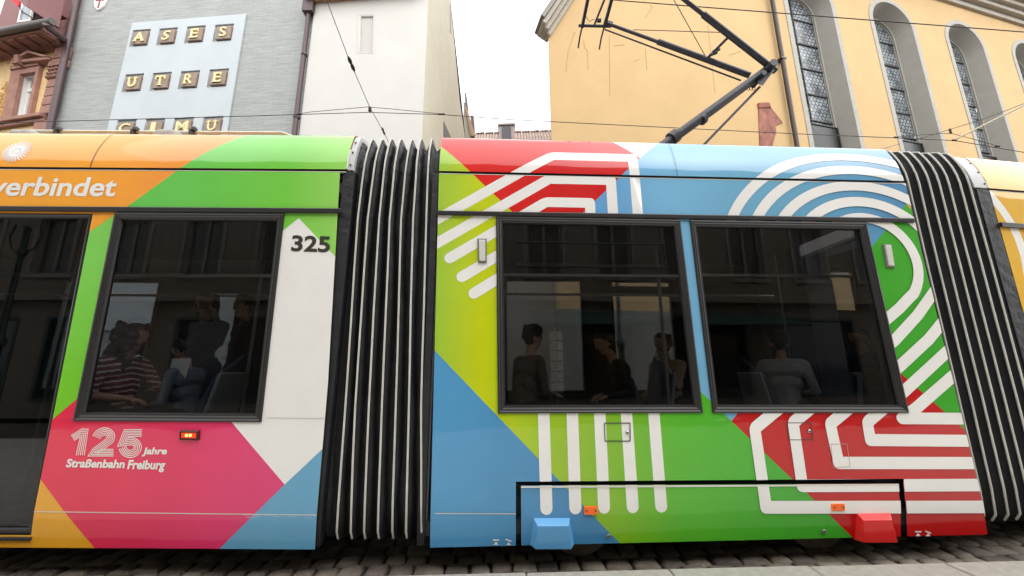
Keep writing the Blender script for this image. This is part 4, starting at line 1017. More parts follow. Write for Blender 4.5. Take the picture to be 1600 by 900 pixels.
for s, h, ch, idx in cells:
    mb = MB(); mb.fbox(SL, s-.215, s+.235, h-.235, h+.21, .012, .10)
    bk = mb.build('letter_block', m_blk, pnl, bevel=.01)
    v, f = text_tris(ch if ch != 'I' else '1', .02 if idx in (0, 4, 10) else .008, 0)
    wd = {'A': .30, 'S': .19, 'E': .21, 'U': .22, 'T': .25, 'R': .22, 'C': .28, 'I': .12, 'M': .32}[ch]; wd *= 1.12; x0, y0, hh = s-wd/2+.01, h-.165, .32
    if idx == 1:   # a slanted, more angular s
        v = v.copy(); v[:, 0] += .35*(v[:, 1]-.5)
    mb = MB(); V = [SL.P(x0+wd*a, y0+hh*b, .128) for a, b in v]; V2 = [SL.P(x0+wd*a, y0+hh*b, .10) for a, b in v]; k = len(V)
    mb.add(V, f)
    es = {}
    for t in f:
        for i in range(len(t)):
            ed = (t[i], t[(i+1) % len(t)]); es[ed] = 1
    bd = [e_ for e_ in es if (e_[1], e_[0]) not in es]
    b0 = len(mb.v); mb.v += V+V2; mb.f += [(b0+y, b0+x, b0+k+x, b0+k+y) for x, y in bd]; mb.m += [0]*len(bd)
    ser = {'E': [(-.03, 0, .16, .03), (-.03, .26, .16, .29), (wd-.03, .0, wd, .08), (wd-.04, .22, wd-.01, .29)], 'T': [(wd/2-.07, 0, wd/2+.07, .03), (-.01, .20, .02, .29), (wd-.02, .20, wd+.01, .29)], 'R': [(-.02, 0, .08, .025)], 'M': [(-.03, 0, .09, .03), (wd-.09, 0, wd+.03, .03)],
           'U': [(-.04, .265, .09, .29), (wd-.09, .265, wd+.04, .29)], 'I': [(-.03, 0, .15, .03)], 'A': [(-.02, 0, .09, .025), (wd-.09, 0, wd+.02, .025)]}.get(ch, [])
    for (a, b, c2, d2) in ser: mb.fbox(SL, x0+a, x0+c2, y0+b, y0+d2, .10, .1295)
    mb.build('letter', m_gold, bk)
# shield with cross
c = SL.unp(158.5, 5); mb = MB()
sh = [(-.19, .28), (.19, .28), (.19, -.02), (.15, -.16), (.07, -.26), (0, -.31), (-.07, -.26), (-.15, -.16), (-.19, -.02)]
mb.fquad(SL, [(c[0]+a, c[1]+b) for a, b in sh], .0, .05); shd = mb.build('shield', mat('shield_white', (238, 236, 230), rough=.4), house, bevel=.01)
mb = MB(); mb.fquad(SL, [(c[0]+a, c[1]+b) for a, b in ((-.03, .24), (.03, .24), (.03, -.24), (-.03, -.24))], .0505, .054); mb.fquad(SL, [(c[0]+a, c[1]+b) for a, b in ((-.15, .09), (-.0305, .09), (-.0305, .03), (-.15, .03))], .0505, .054); mb.fquad(SL, [(c[0]+a, c[1]+b) for a, b in ((.0305, .09), (.15, .09), (.15, .03), (.0305, .03))], .0505, .054)
mb.build('cross', mat('cross_red', (150, 30, 44), rough=.5), shd)

# white plastered house
wh = empty('white_house', tuple(SL.P(-4, 0, -3)), 'white plastered house with brown eaves and a steep flank', 'building')
m_wht = mat('white_plaster', (236, 233, 227), rough=.9, var=.03, vscale=1.0, bump=.15, bscale=12, k=.72); m_wht2 = mat('cream_plaster', (240, 232, 210), rough=.9, var=.05, vscale=1.4, bump=.5, bscale=5, k=.62)
wn_px = SL.U((562, 29), (588, 29), (586, 88), (561, 88)); wi_px = SL.U((567, 31), (586, 31), (584, 87), (565, 87))
NF = .12
vs_, fs = hole_wall(SL, [(-5.70, 0), (-2.34, 0), (-2.34, 12.05), (-5.70, 12.05)], [wi_px[::-1]], NF); mb = MB(); mb.add(vs_, fs)
mb.fbox(SL, -5.74, -5.70, 0, 12.05, -3, NF)
mb.build('wall', m_wht, wh)
rg, inn = ring(SL, wi_px, [(0, NF), (0, NF-.045)]); rr = rg.build('blind_window', m_wht, wh); mb = MB(); mb.fquad(SL, wi_px, NF-.09, NF-.045); mb.build('infill', mat('infill_grey', (222, 219, 213), rough=.9, k=.72), rr)
for i in range(4):
    a, b = wi_px[i], wi_px[(i+1) % 4]; 
mb = MB()
for q in [stroke([wn_px[i], wn_px[(i+1) % 4]], .03) for i in range(4)]: mb.fquad(SL, q, NF, NF+.005)
mb.build('surround', mat('surround_white', (228, 225, 219), rough=.9, k=.72), rr)
SD = Frame(SL.P(-2.34, 0, NF), -4.4+90, 0, FLAT)   # flank: s = depth
SD.m = -SD.m; SD.t = -SL.m*-1
SD.t = SL.m.copy(); SD.m = -SL.t.copy(); SD.w = np.array([0, 0, 1.])
flank = [(0, 0), (5.5, 0), (5.5, 10.9), (4.3, 11.8), (2.3, 14.6), (0, 12.05)]
mb = MB(); mb.add([SD.P(*p) for p in flank], [tuple(range(6))]); mb.build('flank_wall', m_wht2, wh)
def sdp(*px):
    out = []
    for u, v in px:
        d = ray(u, v); k = np.dot(SD.O-CAM, SD.m)/np.dot(d, SD.m); P_ = CAM+d*k; out.append((float(np.dot(P_-SD.O, SD.t)), float(P_[2])))
    return out
mb = MB(); mb.fquad(SD, sdp((693, 190), (705, 217), (693, 217)), .0, .02); mb.build('skylight', mat('slate_dark', (84, 82, 80), rough=.5, var=.2, vscale=10), wh)
mb = MB(); mb.fquad(SD, sdp((703, 6), (705.5, 9), (704.5, 52), (703, 48)), .0, .012); mb.build('slit_window', mat('slit_grey', (150, 146, 136), rough=.6), wh)
mb = MB(); mb.fbox(SL, -5.95, -2.5, 12.02, 12.22, -.4, .42); mb.build('eaves', mat('eaves_brown', (178, 142, 110), rough=.7, var=.12, vscale=9), wh, bevel=.02)
mb = MB(); mb.tube([SL.P(-5.95, 12.28, .47), SL.P(-2.4, 12.28, .47)], .07, 10); mb.build('gutter', mat('gutter_zinc', (196, 190, 178), rough=.5, metal=.3), wh, smooth=True)
mb = MB(); mb.add([SL.P(-5.9, 12.23, .4), SL.P(-2.34, 12.23, .4), SL.P(-2.34, 14.65, -2.2), SL.P(-5.9, 14.65, -2.2), SL.P(-2.34, 11, -5.4), SL.P(-5.9, 11, -5.4)], [(0, 1, 2, 3), (3, 2, 4, 5)]); mb.build('roof', m_tile, wh)
mb = MB(); ra, rb_ = SL.P(-5.87, 11.9, .16), SL.P(-5.83, 0, .16); mb.tube([ra, rb_], .065, 10); a = SL.P(-5.87, 11.72, .16); mb.box(a[0]-.14, a[0]+.16, a[1]-.12, a[1]+.1, a[2]-.1, a[2]+.28)
for h in (6.2, 8.2, 10.2): a = SL.P(-5.85, h, .16); mb.lathe(a, [(.085, 0), (.085, .06)], 10)
mb.build('downpipe', mat('pipe_mauve', (84, 66, 68), rough=.45, metal=.2), wh, smooth=True)
# rear wing with brown soffit
mb = MB(); a = SL.P(-2.0, 0, -5.35)
def yq(Y, *px): return [at_y(u, v, Y) for u, v in px]
def slab(mb, Y, px, th=.3):
    f_ = yq(Y, *px); b_ = [p+np.array([0, th, 0]) for p in f_]; k = len(f_)
    return mb.add(f_+b_, [tuple(range(k-1, -1, -1)), tuple(range(k, 2*k))]+[(i, (i+1) % k, k+(i+1) % k, k+i) for i in range(k)])
mb = MB(); slab(mb, 15.2, ((724, 160), (729, 160), (738, 210), (738, 400), (724, 400)), 4); mb.build('rear_wing', m_wht2, wh)
mb = MB(); slab(mb, 15.0, ((726.5, 165), (729.5, 168), (741, 206), (741, 212), (736, 212)), 4); mb.build('rear_soffit', mat('eaves_brown'), wh)
mb = MB(); slab(mb, 15.1, ((726, 144), (728.5, 146), (731, 170), (727, 168)), .5); slab(mb, 15.1, ((734.5, 180), (740, 181), (741, 206), (738, 198)), .5); mb.build('rear_gutter', mat('gutter_dark', (92, 84, 76), rough=.5), wh)

# distant tiled roof with a louvred dormer between the houses
far = empty('tiled_roof_house', (at_y(800, 215, 22)[0], 24, 0), 'low tiled roof seen in the gap between white house and church', 'building')
m_tile2 = bpy.data.materials.new('old_roof_tiles'); m_tile2.use_nodes = True
def tile_nodes(m):
    N = m.node_tree.nodes; Lk = m.node_tree.links; b = N['Principled BSDF']; b.inputs['Roughness'].default_value = .9
    tc = N.new('ShaderNodeTexCoord'); s = N.new('ShaderNodeSeparateXYZ'); c = N.new('ShaderNodeCombineXYZ'); Lk.new(tc.outputs['Object'], s.inputs[0]); Lk.new(s.outputs[0], c.inputs[0]); Lk.new(s.outputs[2], c.inputs[1])
    br = N.new('ShaderNodeTexBrick'); br.inputs['Scale'].default_value = 1; br.inputs['Brick Width'].default_value = .19; br.inputs['Row Height'].default_value = .26; br.inputs['Mortar Size'].default_value = .035; br.offset = 0
    br.inputs['Color1'].default_value = col((176, 148, 132)); br.inputs['Color2'].default_value = col((150, 128, 118)); br.inputs['Mortar'].default_value = col((96, 84, 78)); Lk.new(c.outputs[0], br.inputs[0]); Lk.new(br.outputs['Color'], b.inputs['Base Color'])
tile_nodes(m_tile2)
def quad3(mb, Y0, a, Y1, b): return mb.add([at_y(*a[0], Y0), at_y(*a[1], Y0), at_y(*b[1], Y1), at_y(*b[0], Y1)], [(0, 1, 2, 3)])
p0, p1 = at_y(700, 232, 21), at_y(900, 232, 21); r0, r1 = at_y(700, 211.5, 23.5), at_y(900, 204, 23.5)
mb = MB(); mb.add([p0, p1, r1, r0, r0+[0, 3, -2.5], r1+[0, 3, -2.5]], [(0, 1, 2, 3), (3, 2, 5, 4)]); mb.build('roof', m_tile2, far)
mb = MB(); mb.box(p0[0], p1[0], 21.2, 26, 0, p0[2]-.1); mb.build('wall', m_wht, far)
mb = MB()
for k in range(14):
    a = r0+(r1-r0)*(k/14.); b = r0+(r1-r0)*((k+1)/14.); mb.tube([a+[0.02, 0, .02], b+[-.02, 0, .05+.02*(k % 2)]], .09, 6)
mb.build('ridge_tile', m_tile2, far)
mb = MB(); slab(mb, 21.3, ((779.5, 194), (803.5, 193), (807, 240), (779.5, 240)), 1.2); dm = mb.build('dormer', mat('dormer_mauve', (170, 150, 146), rough=.8, var=.08, vscale=4), far, bevel=.03)
mb = MB(); slab(mb, 21.22, ((784, 197.5), (798, 197.2), (800, 240), (784, 240)), .06); mb.build('louvre', mat('louvre_dark', (72, 72, 78), rough=.6), dm)
mb = MB(); slab(mb, 21.2, ((778, 192.8), (804.5, 191.8), (804.8, 194.2), (778, 195.2)), 1.4); mb.build('dormer_cap', mat('dormer_cap_grey', (148, 134, 130), rough=.7), dm)

# red sandstone town house at the far left
a = SL.P(-13.66, 0, .02)
NS = Frame(a, -10, 0, FLAT)
ns = empty('sandstone_house', tuple(NS.P(-2.5, 0, -3)), 'ornate red sandstone and yellow town house with pedimented window', 'building')
m_red = mat('brown_sandstone', (158, 116, 102), rough=.85, var=.16, vscale=3.5, bump=.35, bscale=28); m_red2 = mat('dark_sandstone', (140, 100, 88), rough=.85, var=.2, vscale=5, bump=.3, bscale=30)
m_ochre = mat('ochre_render', (220, 188, 136), rough=.9, var=.14, vscale=7, bump=.5, bscale=18); m_mauve = mat('mauve_boards', (140, 100, 100), rough=.8, var=.08, vscale=3)
def npx(*px): return NS.U(*px)
win = npx((38.5, 119), (62.5, 115.5), (48, 183), (24.5, 185.5))
TOPH = NS.unp(40, 89, 0)[1]; HG = NS.unp(40, 42, .7)[1]; HS = NS.unp(40, 52, .62)[1]; HM = NS.unp(40, 74, .2)[1]; SG = NS.unp(82, 34, .7)[0]
win2 = [(x-2.75, y) for x, y in win]
vs_, fs = hole_wall(NS, [(-9, 0), (0, 0), (0, TOPH), (-9, TOPH)], [win[::-1], win2[::-1]]); mb = MB(); mb.add(vs_, fs); mb.fbox(NS, -9, 0, 0, TOPH, -8, -1.2); mb.build('wall', m_ochre, ns)
m_wfr = mat('white_window_paint', (232, 230, 226), rough=.5); m_wgl = mat('dark_pane', (46, 48, 54), rough=.08, spec=.8)
for k, wq in enumerate((win, win2)):
    rg, inn = ring(NS, wq, [(0, -.0), (0, -.12), (.07, -.12), (.07, -.18)]); fr = rg.build('window', m_wfr, ns)
    s0_, s1_ = min(p[0] for p in inn), max(p[0] for p in inn); h0_, h1_ = min(p[1] for p in inn), max(p[1] for p in inn)
    mb = MB(); mb.fbox(NS, s0_-.08, s1_+.08, h0_-.08, h1_+.08, -.2, -.17); mb.build('pane', m_wgl, fr)
    mb = MB(); ht = h0_+(h1_-h0_)*.7; mb.fbox(NS, s0_-.06, s1_+.06, ht, ht+.1, -.17, -.10); mb.fbox(NS, (s0_+s1_)/2-.06, (s0_+s1_)/2+.06, h0_-.06, ht-.003, -.17, -.105); mb.build('glazing_bar', m_wfr, fr)
    mb = MB(); mb.fbox(NS, s0_+.02, s0_+.28, h0_, ht, -.168, -.155); mb.fbox(NS, s1_-.3, s1_-.02, ht+.1, h1_, -.168, -.155); mb.build('curtain', mat('lace_curtain', (190, 194, 198), rough=.9), fr)
    # stone surround, frieze, pediment
    dx = -2.75*k
    mb = MB(); so_ = [p for p in npx((24.5, 112), (69, 104), (53, 184), (11, 187))]; so_ = [(x+dx, y) for x, y in so_]
    mb2 = MB(); vs_, fs = hole_wall(NS, so_[::-1], [wq[::-1]], .1); mb2.add(vs_, fs)
    for lp in (so_, wq): b0 = len(mb2.v); mb2.v += [NS.P(*p, .1) for p in lp]+[NS.P(*p, -.02) for p in lp]; mb2.f += [(b0+i, b0+4+i, b0+4+(i+1) % 4, b0+(i+1) % 4) for i in range(4)]; mb2.m += [0]*4
    mb2.build('window_surround', m_red, fr)
    mb = MB()
    fz = [(x+dx, y) for x, y in npx((25, 108), (69, 101), (69, 106), (24.5, 114))]; mb.fquad(NS, fz, .1, .14)
    cb = [(x+dx, y) for x, y in NS.U((15, 94), (76, 88), (76, 92), (17, 99), n=.22)]; mb.fquad(NS, cb, 0, .22)
    pd = [(x+dx, y) for x, y in NS.U((15.5, 93.5), (43, 79), (75.5, 87.6), n=.12)]; mb.fquad(NS, pd, 0, .12)
    pd1 = [(x+dx, y) for x, y in NS.U((15, 93.5), (43, 78), (43, 82), (24, 92.5), n=.25)]; pd2 = [(x+dx, y) for x, y in NS.U((43, 78), (76, 87.5), (66, 88.3), (43, 82), n=.25)]
    mb.fquad(NS, pd1, .121, .25); mb.fquad(NS, pd2, .121, .25)
    ks = [(x+dx, y) for x, y in npx((42, 97), (49.5, 96), (48, 109), (43, 110))]; mb.fquad(NS, ks, .1, .30)
    mb.build('pediment', m_red, fr, bevel=.015)
    # floral relief panel beside the window
    rp = [(x+dx, y) for x, y in npx((4, 126), (20, 123.5), (10, 186), (-8, 188))]
    mb = MB(); rng = random.Random(4)
    x0r, x1r = min(p[0] for p in rp)+.12, max(p[0] for p in rp)-.12; y0r, y1r = min(p[1] for p in rp)+.1, max(p[1] for p in rp)-.1
    for i in range(150): mb.lathe(NS.P(rng.uniform(x0r, x1r), rng.uniform(y0r, y1r), 0), [(.045, 0), (.035, .02), (.01, .03)], 6, NS.N(1))
    mb.build('relief_panel', mat('ochre_relief', (190, 148, 92), rough=.9), ns)
# string course, pilaster, cornice
def band(px, n1, mtl, name, bev=.015, n0=0.): mb = MB(); mb.fquad(NS, npx(*px), n0, n1); return mb.build(name, mtl, ns, bevel=bev)
def hband(h0, h1, n1, mtl, name, s0=-9, s1=.02): mb = MB(); mb.fbox(NS, s0, s1, h0, h1, 0, n1); return mb.build(name, mtl, ns, bevel=.02)
hs1 = NS.unp(60, 186)[1]; hband(hs1-.07, hs1+.05, .20, m_red, 'sill_course'); hband(hs1-.18, hs1-.075, .11, m_red, 'sill_moulding')
hp = NS.unp(40, 113)[1]
pl0, pl1 = NS.unp(75, 150)[0], NS.unp(95, 150)[0]
mb = MB(); h = hs1+.055; k = 0
while h < NS.unp(85, 132)[1]: mb.fbox(NS, pl0, pl1, h+.012, h+.29, 0, .10); h += .30
mb.fbox(NS, pl0+.02, pl1-.02, hs1+.05, TOPH-.01, 0, .08); mb.fbox(NS, pl0-.02, pl1+.02, 0, hs1-.20, 0, .12)
pil = mb.build('pilaster', m_red, ns, bevel=.02)
hc = NS.unp(85, 118)[1]; mb = MB(); mb.fbox(NS, pl0-.04, pl1+.03, hc+.19, hc+.42, .0, .16); mb.fbox(NS, pl0, pl1, hc+.50, TOPH-.02, 0, .12)
rng = random.Random(8)
for s in np.linspace(pl0+.02, pl1-.05, 4):
    for h_ in (hc-.16, hc-.04, hc+.10): mb.lathe(NS.P(s, h_, .06), [(.07, 0), (.07, .05), (.035, .11)], 8, NS.N(1))
mb.build('capital', m_red2, pil, bevel=.01)
hd = NS.unp(40, 80)[1]; hm = NS.unp(40, 60)[1]; hg = NS.unp(40, 42)[1]
hband(TOPH, TOPH+.06, .08, m_red, 'frieze_moulding')
mb = MB(); q = -8.9
while q < 0: mb.fbox(NS, q, q+.07, TOPH+.07, HM-.09, .0, .16); q += .13
mb.build('dentil_course', m_red2, ns)
hband(HM-.08, HM, .22, m_red, 'cornice_bed')
mb = MB(); q = -8.8; hm_ = (HS-.07-HM)/4
while q < -.1:
    for i in range(4): mb.fbox(NS, q, q+.16, HM+.005+hm_*i, HM+hm_*(i+1), .0, .20+.09*i-.03*(i % 2))
    mb.fbox(NS, q-.03, q+.19, HS-.068, HS-.005, 0, .56); q += .44
mb.build('modillion_course', m_red2, ns, bevel=.015)
mb = MB(); mb.fbox(NS, -9, .0, TOPH, HG-.1, -.5, .02); mb.build('cornice_wall', m_red2, ns)
hband(HS, HG-.10, .62, m_red, 'cornice_slab')
mb = MB(); mb.tube([NS.P(-9, HG, .7), NS.P(SG, HG, .7)], .10, 10); mb.build('gutter', mat('gutter_grey', (104, 98, 94), rough=.5, metal=.3), ns, smooth=True)
TOPH = HG-1.05
mb = MB(); mb.hexa([NS.P(-9, TOPH+.99, .7), NS.P(0, TOPH+.99, .7), NS.P(0, TOPH+.99, -7), NS.P(-9, TOPH+.99, -7), NS.P(-9, TOPH+1.05, .7), NS.P(0, TOPH+1.05, .7), NS.P(0, TOPH+5.5, -2.5), NS.P(-9, TOPH+5.5, -2.5)])
mb.build('roof', mat('red_roof_tile', (118, 84, 80), rough=.85, var=.3, vscale=10, bump=.7, bscale=22), ns)
# dormer with white window
dz = NS.unp(45, 37)
mb = MB(); dl, dr_ = NS.unp(25, 20)[0], NS.unp(86, 20)[0]; mb.fbox(NS, dl, dr_-.45, HG-.05, HG+3, -3, .3); dmr = mb.build('dormer', m_mauve, ns, bevel=.02)
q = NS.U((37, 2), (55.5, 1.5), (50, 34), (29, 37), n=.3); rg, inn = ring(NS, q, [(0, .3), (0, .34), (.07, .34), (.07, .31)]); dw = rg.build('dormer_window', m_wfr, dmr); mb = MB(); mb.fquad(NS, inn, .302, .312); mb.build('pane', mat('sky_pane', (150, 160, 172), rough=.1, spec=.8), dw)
mb = MB(); mb.fbox(NS, dr_-.5, dr_+.1, HG+1.35, HG+1.45, -2, .5); mb.build('dormer_eaves', m_red2, dmr)
# mauve end parapet and pipe elbow
mb = MB(); mb.fquad(NS, npx((84, 34), (121, 11), (112, 56), (108, 54)), .3, 1.0); mb.build('end_parapet', m_mauve, ns); mb = MB(); mb.tube([NS.P(*npx((82, 34))[0], 1.05), NS.P(*npx((121, 9))[0], 1.05)], .10, 8); mb.build('parapet_capping', mat('gutter_grey'), ns, smooth=True)
mb = MB(); e0, e1, e2 = at_y(72, 37, NS.P(-2, 14, 1.2)[1]), at_y(76, 44, NS.P(-2, 14, 1.1)[1]), SL.P(*SL.unp(109, 68), .2); mb.tube([e0, e1, at_y(100, 61, e2[1]-.25), e2], .085, 10)
mb.tube([SL.P(-13.72, 15, .14), SL.P(-13.45, 10.6, .14), SL.P(-13.3, 8, .14), SL.P(-13.2, 0, .14)], .085, 10)
mb.build('downpipe', mat('pipe_mauve'), ns, smooth=True)
mb = MB(); mb.tube([at_y(31, 8, 10), at_y(34, 18, 10), at_y(48, 26, 9.9), at_y(53, 30, 9.9)], .02, 6)
for k in range(9): mb.tube([at_y(51+3.6*k, 32-1.7*k, 10), at_y(51+3.8*k, 24-1.3*k, 10)], .012, 5)
mb.tube([at_y(50, 24, 10), at_y(84, 13, 10)], .014, 5); mb.build('snow_guard', m_iron, ns)
# slim red awning corner above the roof
mb = MB(); slab(mb, 9.6, ((13, -6), (32, -6), (29, 8.5), (27, 9)), .05); aw = mb.build('awning', mat('awning_red', (226, 44, 52), rough=.7), loc=tuple(at_y(22, 0, 9.6))); tag(aw, 'small bright red awning corner above the sandstone house roof', 'awning')

# ================================================================== OVERHEAD WIRES
m_wire = mat('wire_black', (40, 38, 38), rough=.5)
def wire(name, pts, r, label, cat='wire', group=None, mtl=None):
    p0 = np.array(pts[0]); mb = MB(); mb.tube(pts, r, 6); o = mb.build(name, mtl or m_wire, smooth=True, loc=tuple(p0)); return tag(o, label, cat, group)
YA = 7.2
ext = lambda u, v, Y: at_y(u, v, Y)
GW = 'tram overhead wires'
wire('contact_wire', [ext(u, v, YA) for u, v in ((-400, 203), (0, 192), (400, 181), (575, 175.5), (690, 179), (800, 187), (1200, 207), (1435, 217), (1491, 219.5), (1600, 238), (1900, 290))], .0075, 'long thin contact wire running just above the tram roof past all houses', group=GW)
wire('bridle_wire', [ext(u, v, YA-.02) for u, v in ((466, 178), (485, 175), (530, 171), (575, 167), (620, 171), (670, 176), (690, 178))], .006, 'short bridle wire tied to the contact wire before the white house', group=GW)
wire('span_wire', [at_y(505, -14, 5.2), at_y(545, 92, 6.2), at_y(578, 168, YA-.05), at_y(600, 207, 7.9), at_y(622, 255, 8.8)], .007, 'diagonal span wire with insulator crossing the white house front', group=GW)
wire('feeder_wire', [at_y(905, -6, 7), at_y(970, 1, 7), at_y(1200, 19, 7), at_y(1600, 50, 7), at_y(1900, 76, 7)], .011, 'high feeder wire sloping across the church windows behind the pantograph', group=GW)
wire('pull_off_wire', [at_y(1436, 217, YA), at_y(1485, 202, YA-.1), at_y(1540, 185, YA-.3), at_y(1600, 162, YA-.6), at_y(1800, 85, YA-1.4)], .006, 'thin pull off wire rising to the right before the church', group=GW)
wire('registration_arm', [at_y(1491, 218.5, YA), at_y(1600, 164.5, YA-.6), at_y(1800, 70, YA-1.6)], .017, 'pale registration arm rod rising to the right edge', 'rod', mtl=mat('arm_cream', (214, 206, 184), rough=.5))
wire('bridle_wire', [at_y(1400, 214, YA-.02), at_y(1418, 212, YA-.02), at_y(1485, 208, YA-.02), at_y(1520, 217, YA-.02), at_y(1560, 228.5, YA-.02)], .006, 'short bridle wire over the third church window at right', group=GW)
wire('anchor_wire', [at_y(1362, 240, 8.6), at_y(1378, 233, 8.7), at_y(1406, 225, 8.9)], .007, 'short anchor wire end in front of the second church window', group=GW)
def clamp(name, c, r, ax, label, L=.06):
    mb = MB(); mb.lathe(c-np.array(ax)*L/2/np.linalg.norm(ax), [(r*.5, 0), (r, L*.2), (r, L*.35), (r*.6, L*.5), (r, L*.65), (r, L*.8), (r*.5, L)], 10, ax); o = mb.build(name, m_wire, smooth=True, loc=tuple(c)); return tag(o, label, 'insulator' if 'insul' in name else 'clamp')
dv = at_y(578, 168, YA)-at_y(545, 92, 6.2)
clamp('insulator', at_y(549, 100, 6.3), .035, dv, 'dark ribbed insulator on the diagonal span wire', .28); clamp('insulator', at_y(599, 205, 7.88), .025, dv, 'small insulator at the lower end of the span wire', .2)
clamp('wire_clamp', at_y(578, 171, YA-.05), .035, (0, 0, 1), 'clamp joining span wire and contact wire before white house', .12)
clamp('wire_clamp', at_y(466, 179, YA), .02, (1, 0, 0), 'clamp at left end of bridle before the grey slate house', .12); clamp('wire_clamp', at_y(690, 178.5, YA), .02, (1, 0, 0), 'clamp at right end of the bridle before the cream flank', .14)
clamp('wire_clamp', at_y(1485, 205, YA-.05), .022, (0, 0, 1), 'clamp on the pull off wire by the third church window', .12); clamp('wire_clamp', at_y(1491, 219, YA), .022, (1, 0, 0), 'clamp at the lower end of the pale registration arm', .1)
clamp('wire_clamp', at_y(1400, 214.5, YA), .02, (1, 0, 0), 'clamp on the contact wire by the second church window', .1); clamp('wire_clamp', at_y(1559, 228.5, YA), .02, (1, 0, 0), 'rightmost clamp on the contact wire by third church window', .1)

# ================================================================== PHOTOGRAPHER'S SIDE OF THE STREET (seen mirrored in the glass and film)
OY = -6.2
OP = Frame((14, OY, 0), 180, 0, FLAT)      # faces +y; s runs towards -x
opp = empty('opposite_house', (0, OY-3, 0), 'pale town house with white framed windows mirrored in the tram glass', 'building')
m_op = mat('opposite_plaster', (138, 130, 118), rough=.9, var=.08, vscale=1.2)
OW = [(-28.7+2.5*i, -28.7+2.5*i+1.25, h0, h0+2.0) for i in range(31) for h0 in (4.6, 7.8)]
sh = [(-28.8+4.2*i, -28.8+4.2*i+3.3, .5, 3.2) for i in range(18)]
vs_, fs = hole_wall(OP, [(-30, 0), (50, 0), (50, 11.2), (-30, 11.2)], [[(a, c), (b, c), (b, d), (a, d)] for a, b, c, d in OW+sh]); mb = MB(); mb.add(vs_, fs); mb.fbox(OP, -30, 50, 0, 11.2, -9, -.6); mb.build('wall', m_op, opp)
for a, b, c, d in OW:
    rg, inn = ring(OP, [(a, c), (b, c), (b, d), (a, d)], [(-.12, .0), (-.12, .05), (0, .05), (0, -.12), (.08, -.12), (.08, -.16)]); fr = rg.build('window', mat('opposite_frame', (150, 144, 134), rough=.6), opp)
    mb = MB(); mb.fquad(OP, inn, -.2, -.16); mb.build('pane', mat('curtained_pane', (84, 82, 80), rough=.2), fr); mb = MB(); mb.fbox(OP, (a+b)/2-.05, (a+b)/2+.05, c+.05, d-.05, -.16, -.11); mb.build('glazing_bar', mat('opposite_frame'), fr)
for a, b, c, d in sh:
    rg, inn = ring(OP, [(a, c), (b, c), (b, d), (a, d)], [(0, .02), (.1, .02), (.1, -.2)]); fr = rg.build('shop_window', mat('shopfront_green', (44, 64, 58), rough=.4), opp); mb = MB(); mb.fquad(OP, inn, -.24, -.2); mb.build('pane', m_wgl, fr)
mb = MB(); mb.fbox(OP, -30, 50, 3.7, 4.0, .0, .25); mb.fbox(OP, -30, 50, 10.9, 11.25, 0, .5); mb.fbox(OP, -30, 50, 7.1, 7.3, 0, .15); mb.build('string_course', mat('course_stone', (146, 138, 126), rough=.9), opp)
mb = MB(); mb.hexa([OP.P(-30, 11.26, .55), OP.P(50, 11.26, .55), OP.P(50, 11.26, -9), OP.P(-30, 11.26, -9), OP.P(-30, 11.31, .55), OP.P(50, 11.31, .55), OP.P(50, 13, -4), OP.P(-30, 13, -4)]); mb.build('roof', m_tile, opp)
for k, (x, lab) in enumerate(((8.5, 'dark green shop awning over the right hand shopfronts'), (3.4, 'dark green shop awning beside the wider one'))):
    mb = MB(); mb.hexa([(x-1.9, OY+.05, 3.3), (x+1.9, OY+.05, 3.3), (x+1.9, OY+1.5, 2.75), (x-1.9, OY+1.5, 2.75), (x-1.9, OY+.05, 3.34), (x+1.9, OY+.05, 3.34), (x+1.9, OY+1.52, 2.79), (x-1.9, OY+1.52, 2.79)]); tag(mb.build('shop_awning', mat('awning_green', (40, 74, 62), rough=.8), loc=(x, OY, 3.3)), lab, 'awning')
def street_lamp(x, y, label, h=4.6):
    t = empty('street_lamp', (x, y, 0), label, 'street lamp', 'old style street lamps')
    mb = MB(); mb.lathe((x, y, 0), [(.20, 0), (.20, .25), (.13, .4), (.11, .9), (.13, .95), (.07, 1.05), (.065, 1.9), (.10, 1.98), (.10, 2.06), (.055, 2.15), (.045, h-.9), (.09, h-.85), (.05, h-.75), (.05, h-.3)], 14); mb.build('post', mat('lamp_green', (34, 52, 46), rough=.45), t, smooth=True)
    mb = MB(); mb.lathe((x, y, h-.3), [(.09, 0), (.17, .06), (.24, .5), (.22, .52)], 6); mb.build('lantern', glass('lantern_glass', (.8, .8, .76)), t)
    mb = MB(); mb.lathe((x, y, h+.22), [(.27, 0), (.2, .1), (.1, .22), (.05, .3), (.02, .42)], 12); mb.build('lantern_cap', mat('lamp_green'), t, smooth=True)
    mb = MB()
    for sg in (-1, 1): mb.tube([(x, y, h-.85), (x+sg*.22, y, h-.75), (x+sg*.32, y, h-.5), (x+sg*.24, y, h-.25)], .016, 6)
    mb.build('scroll', mat('lamp_green'), t, smooth=True); return t
pm = at_y(968, 500, 8.6); street_lamp(pm[0], 8.6, 'dark green cast iron lamp post seen through the middle tram window', 4.4)
pm = at_y(50, 350, 7.3); street_lamp(pm[0], 6.32-7.3, 'dark lamp post mirrored in the tram door glass', 4.6)
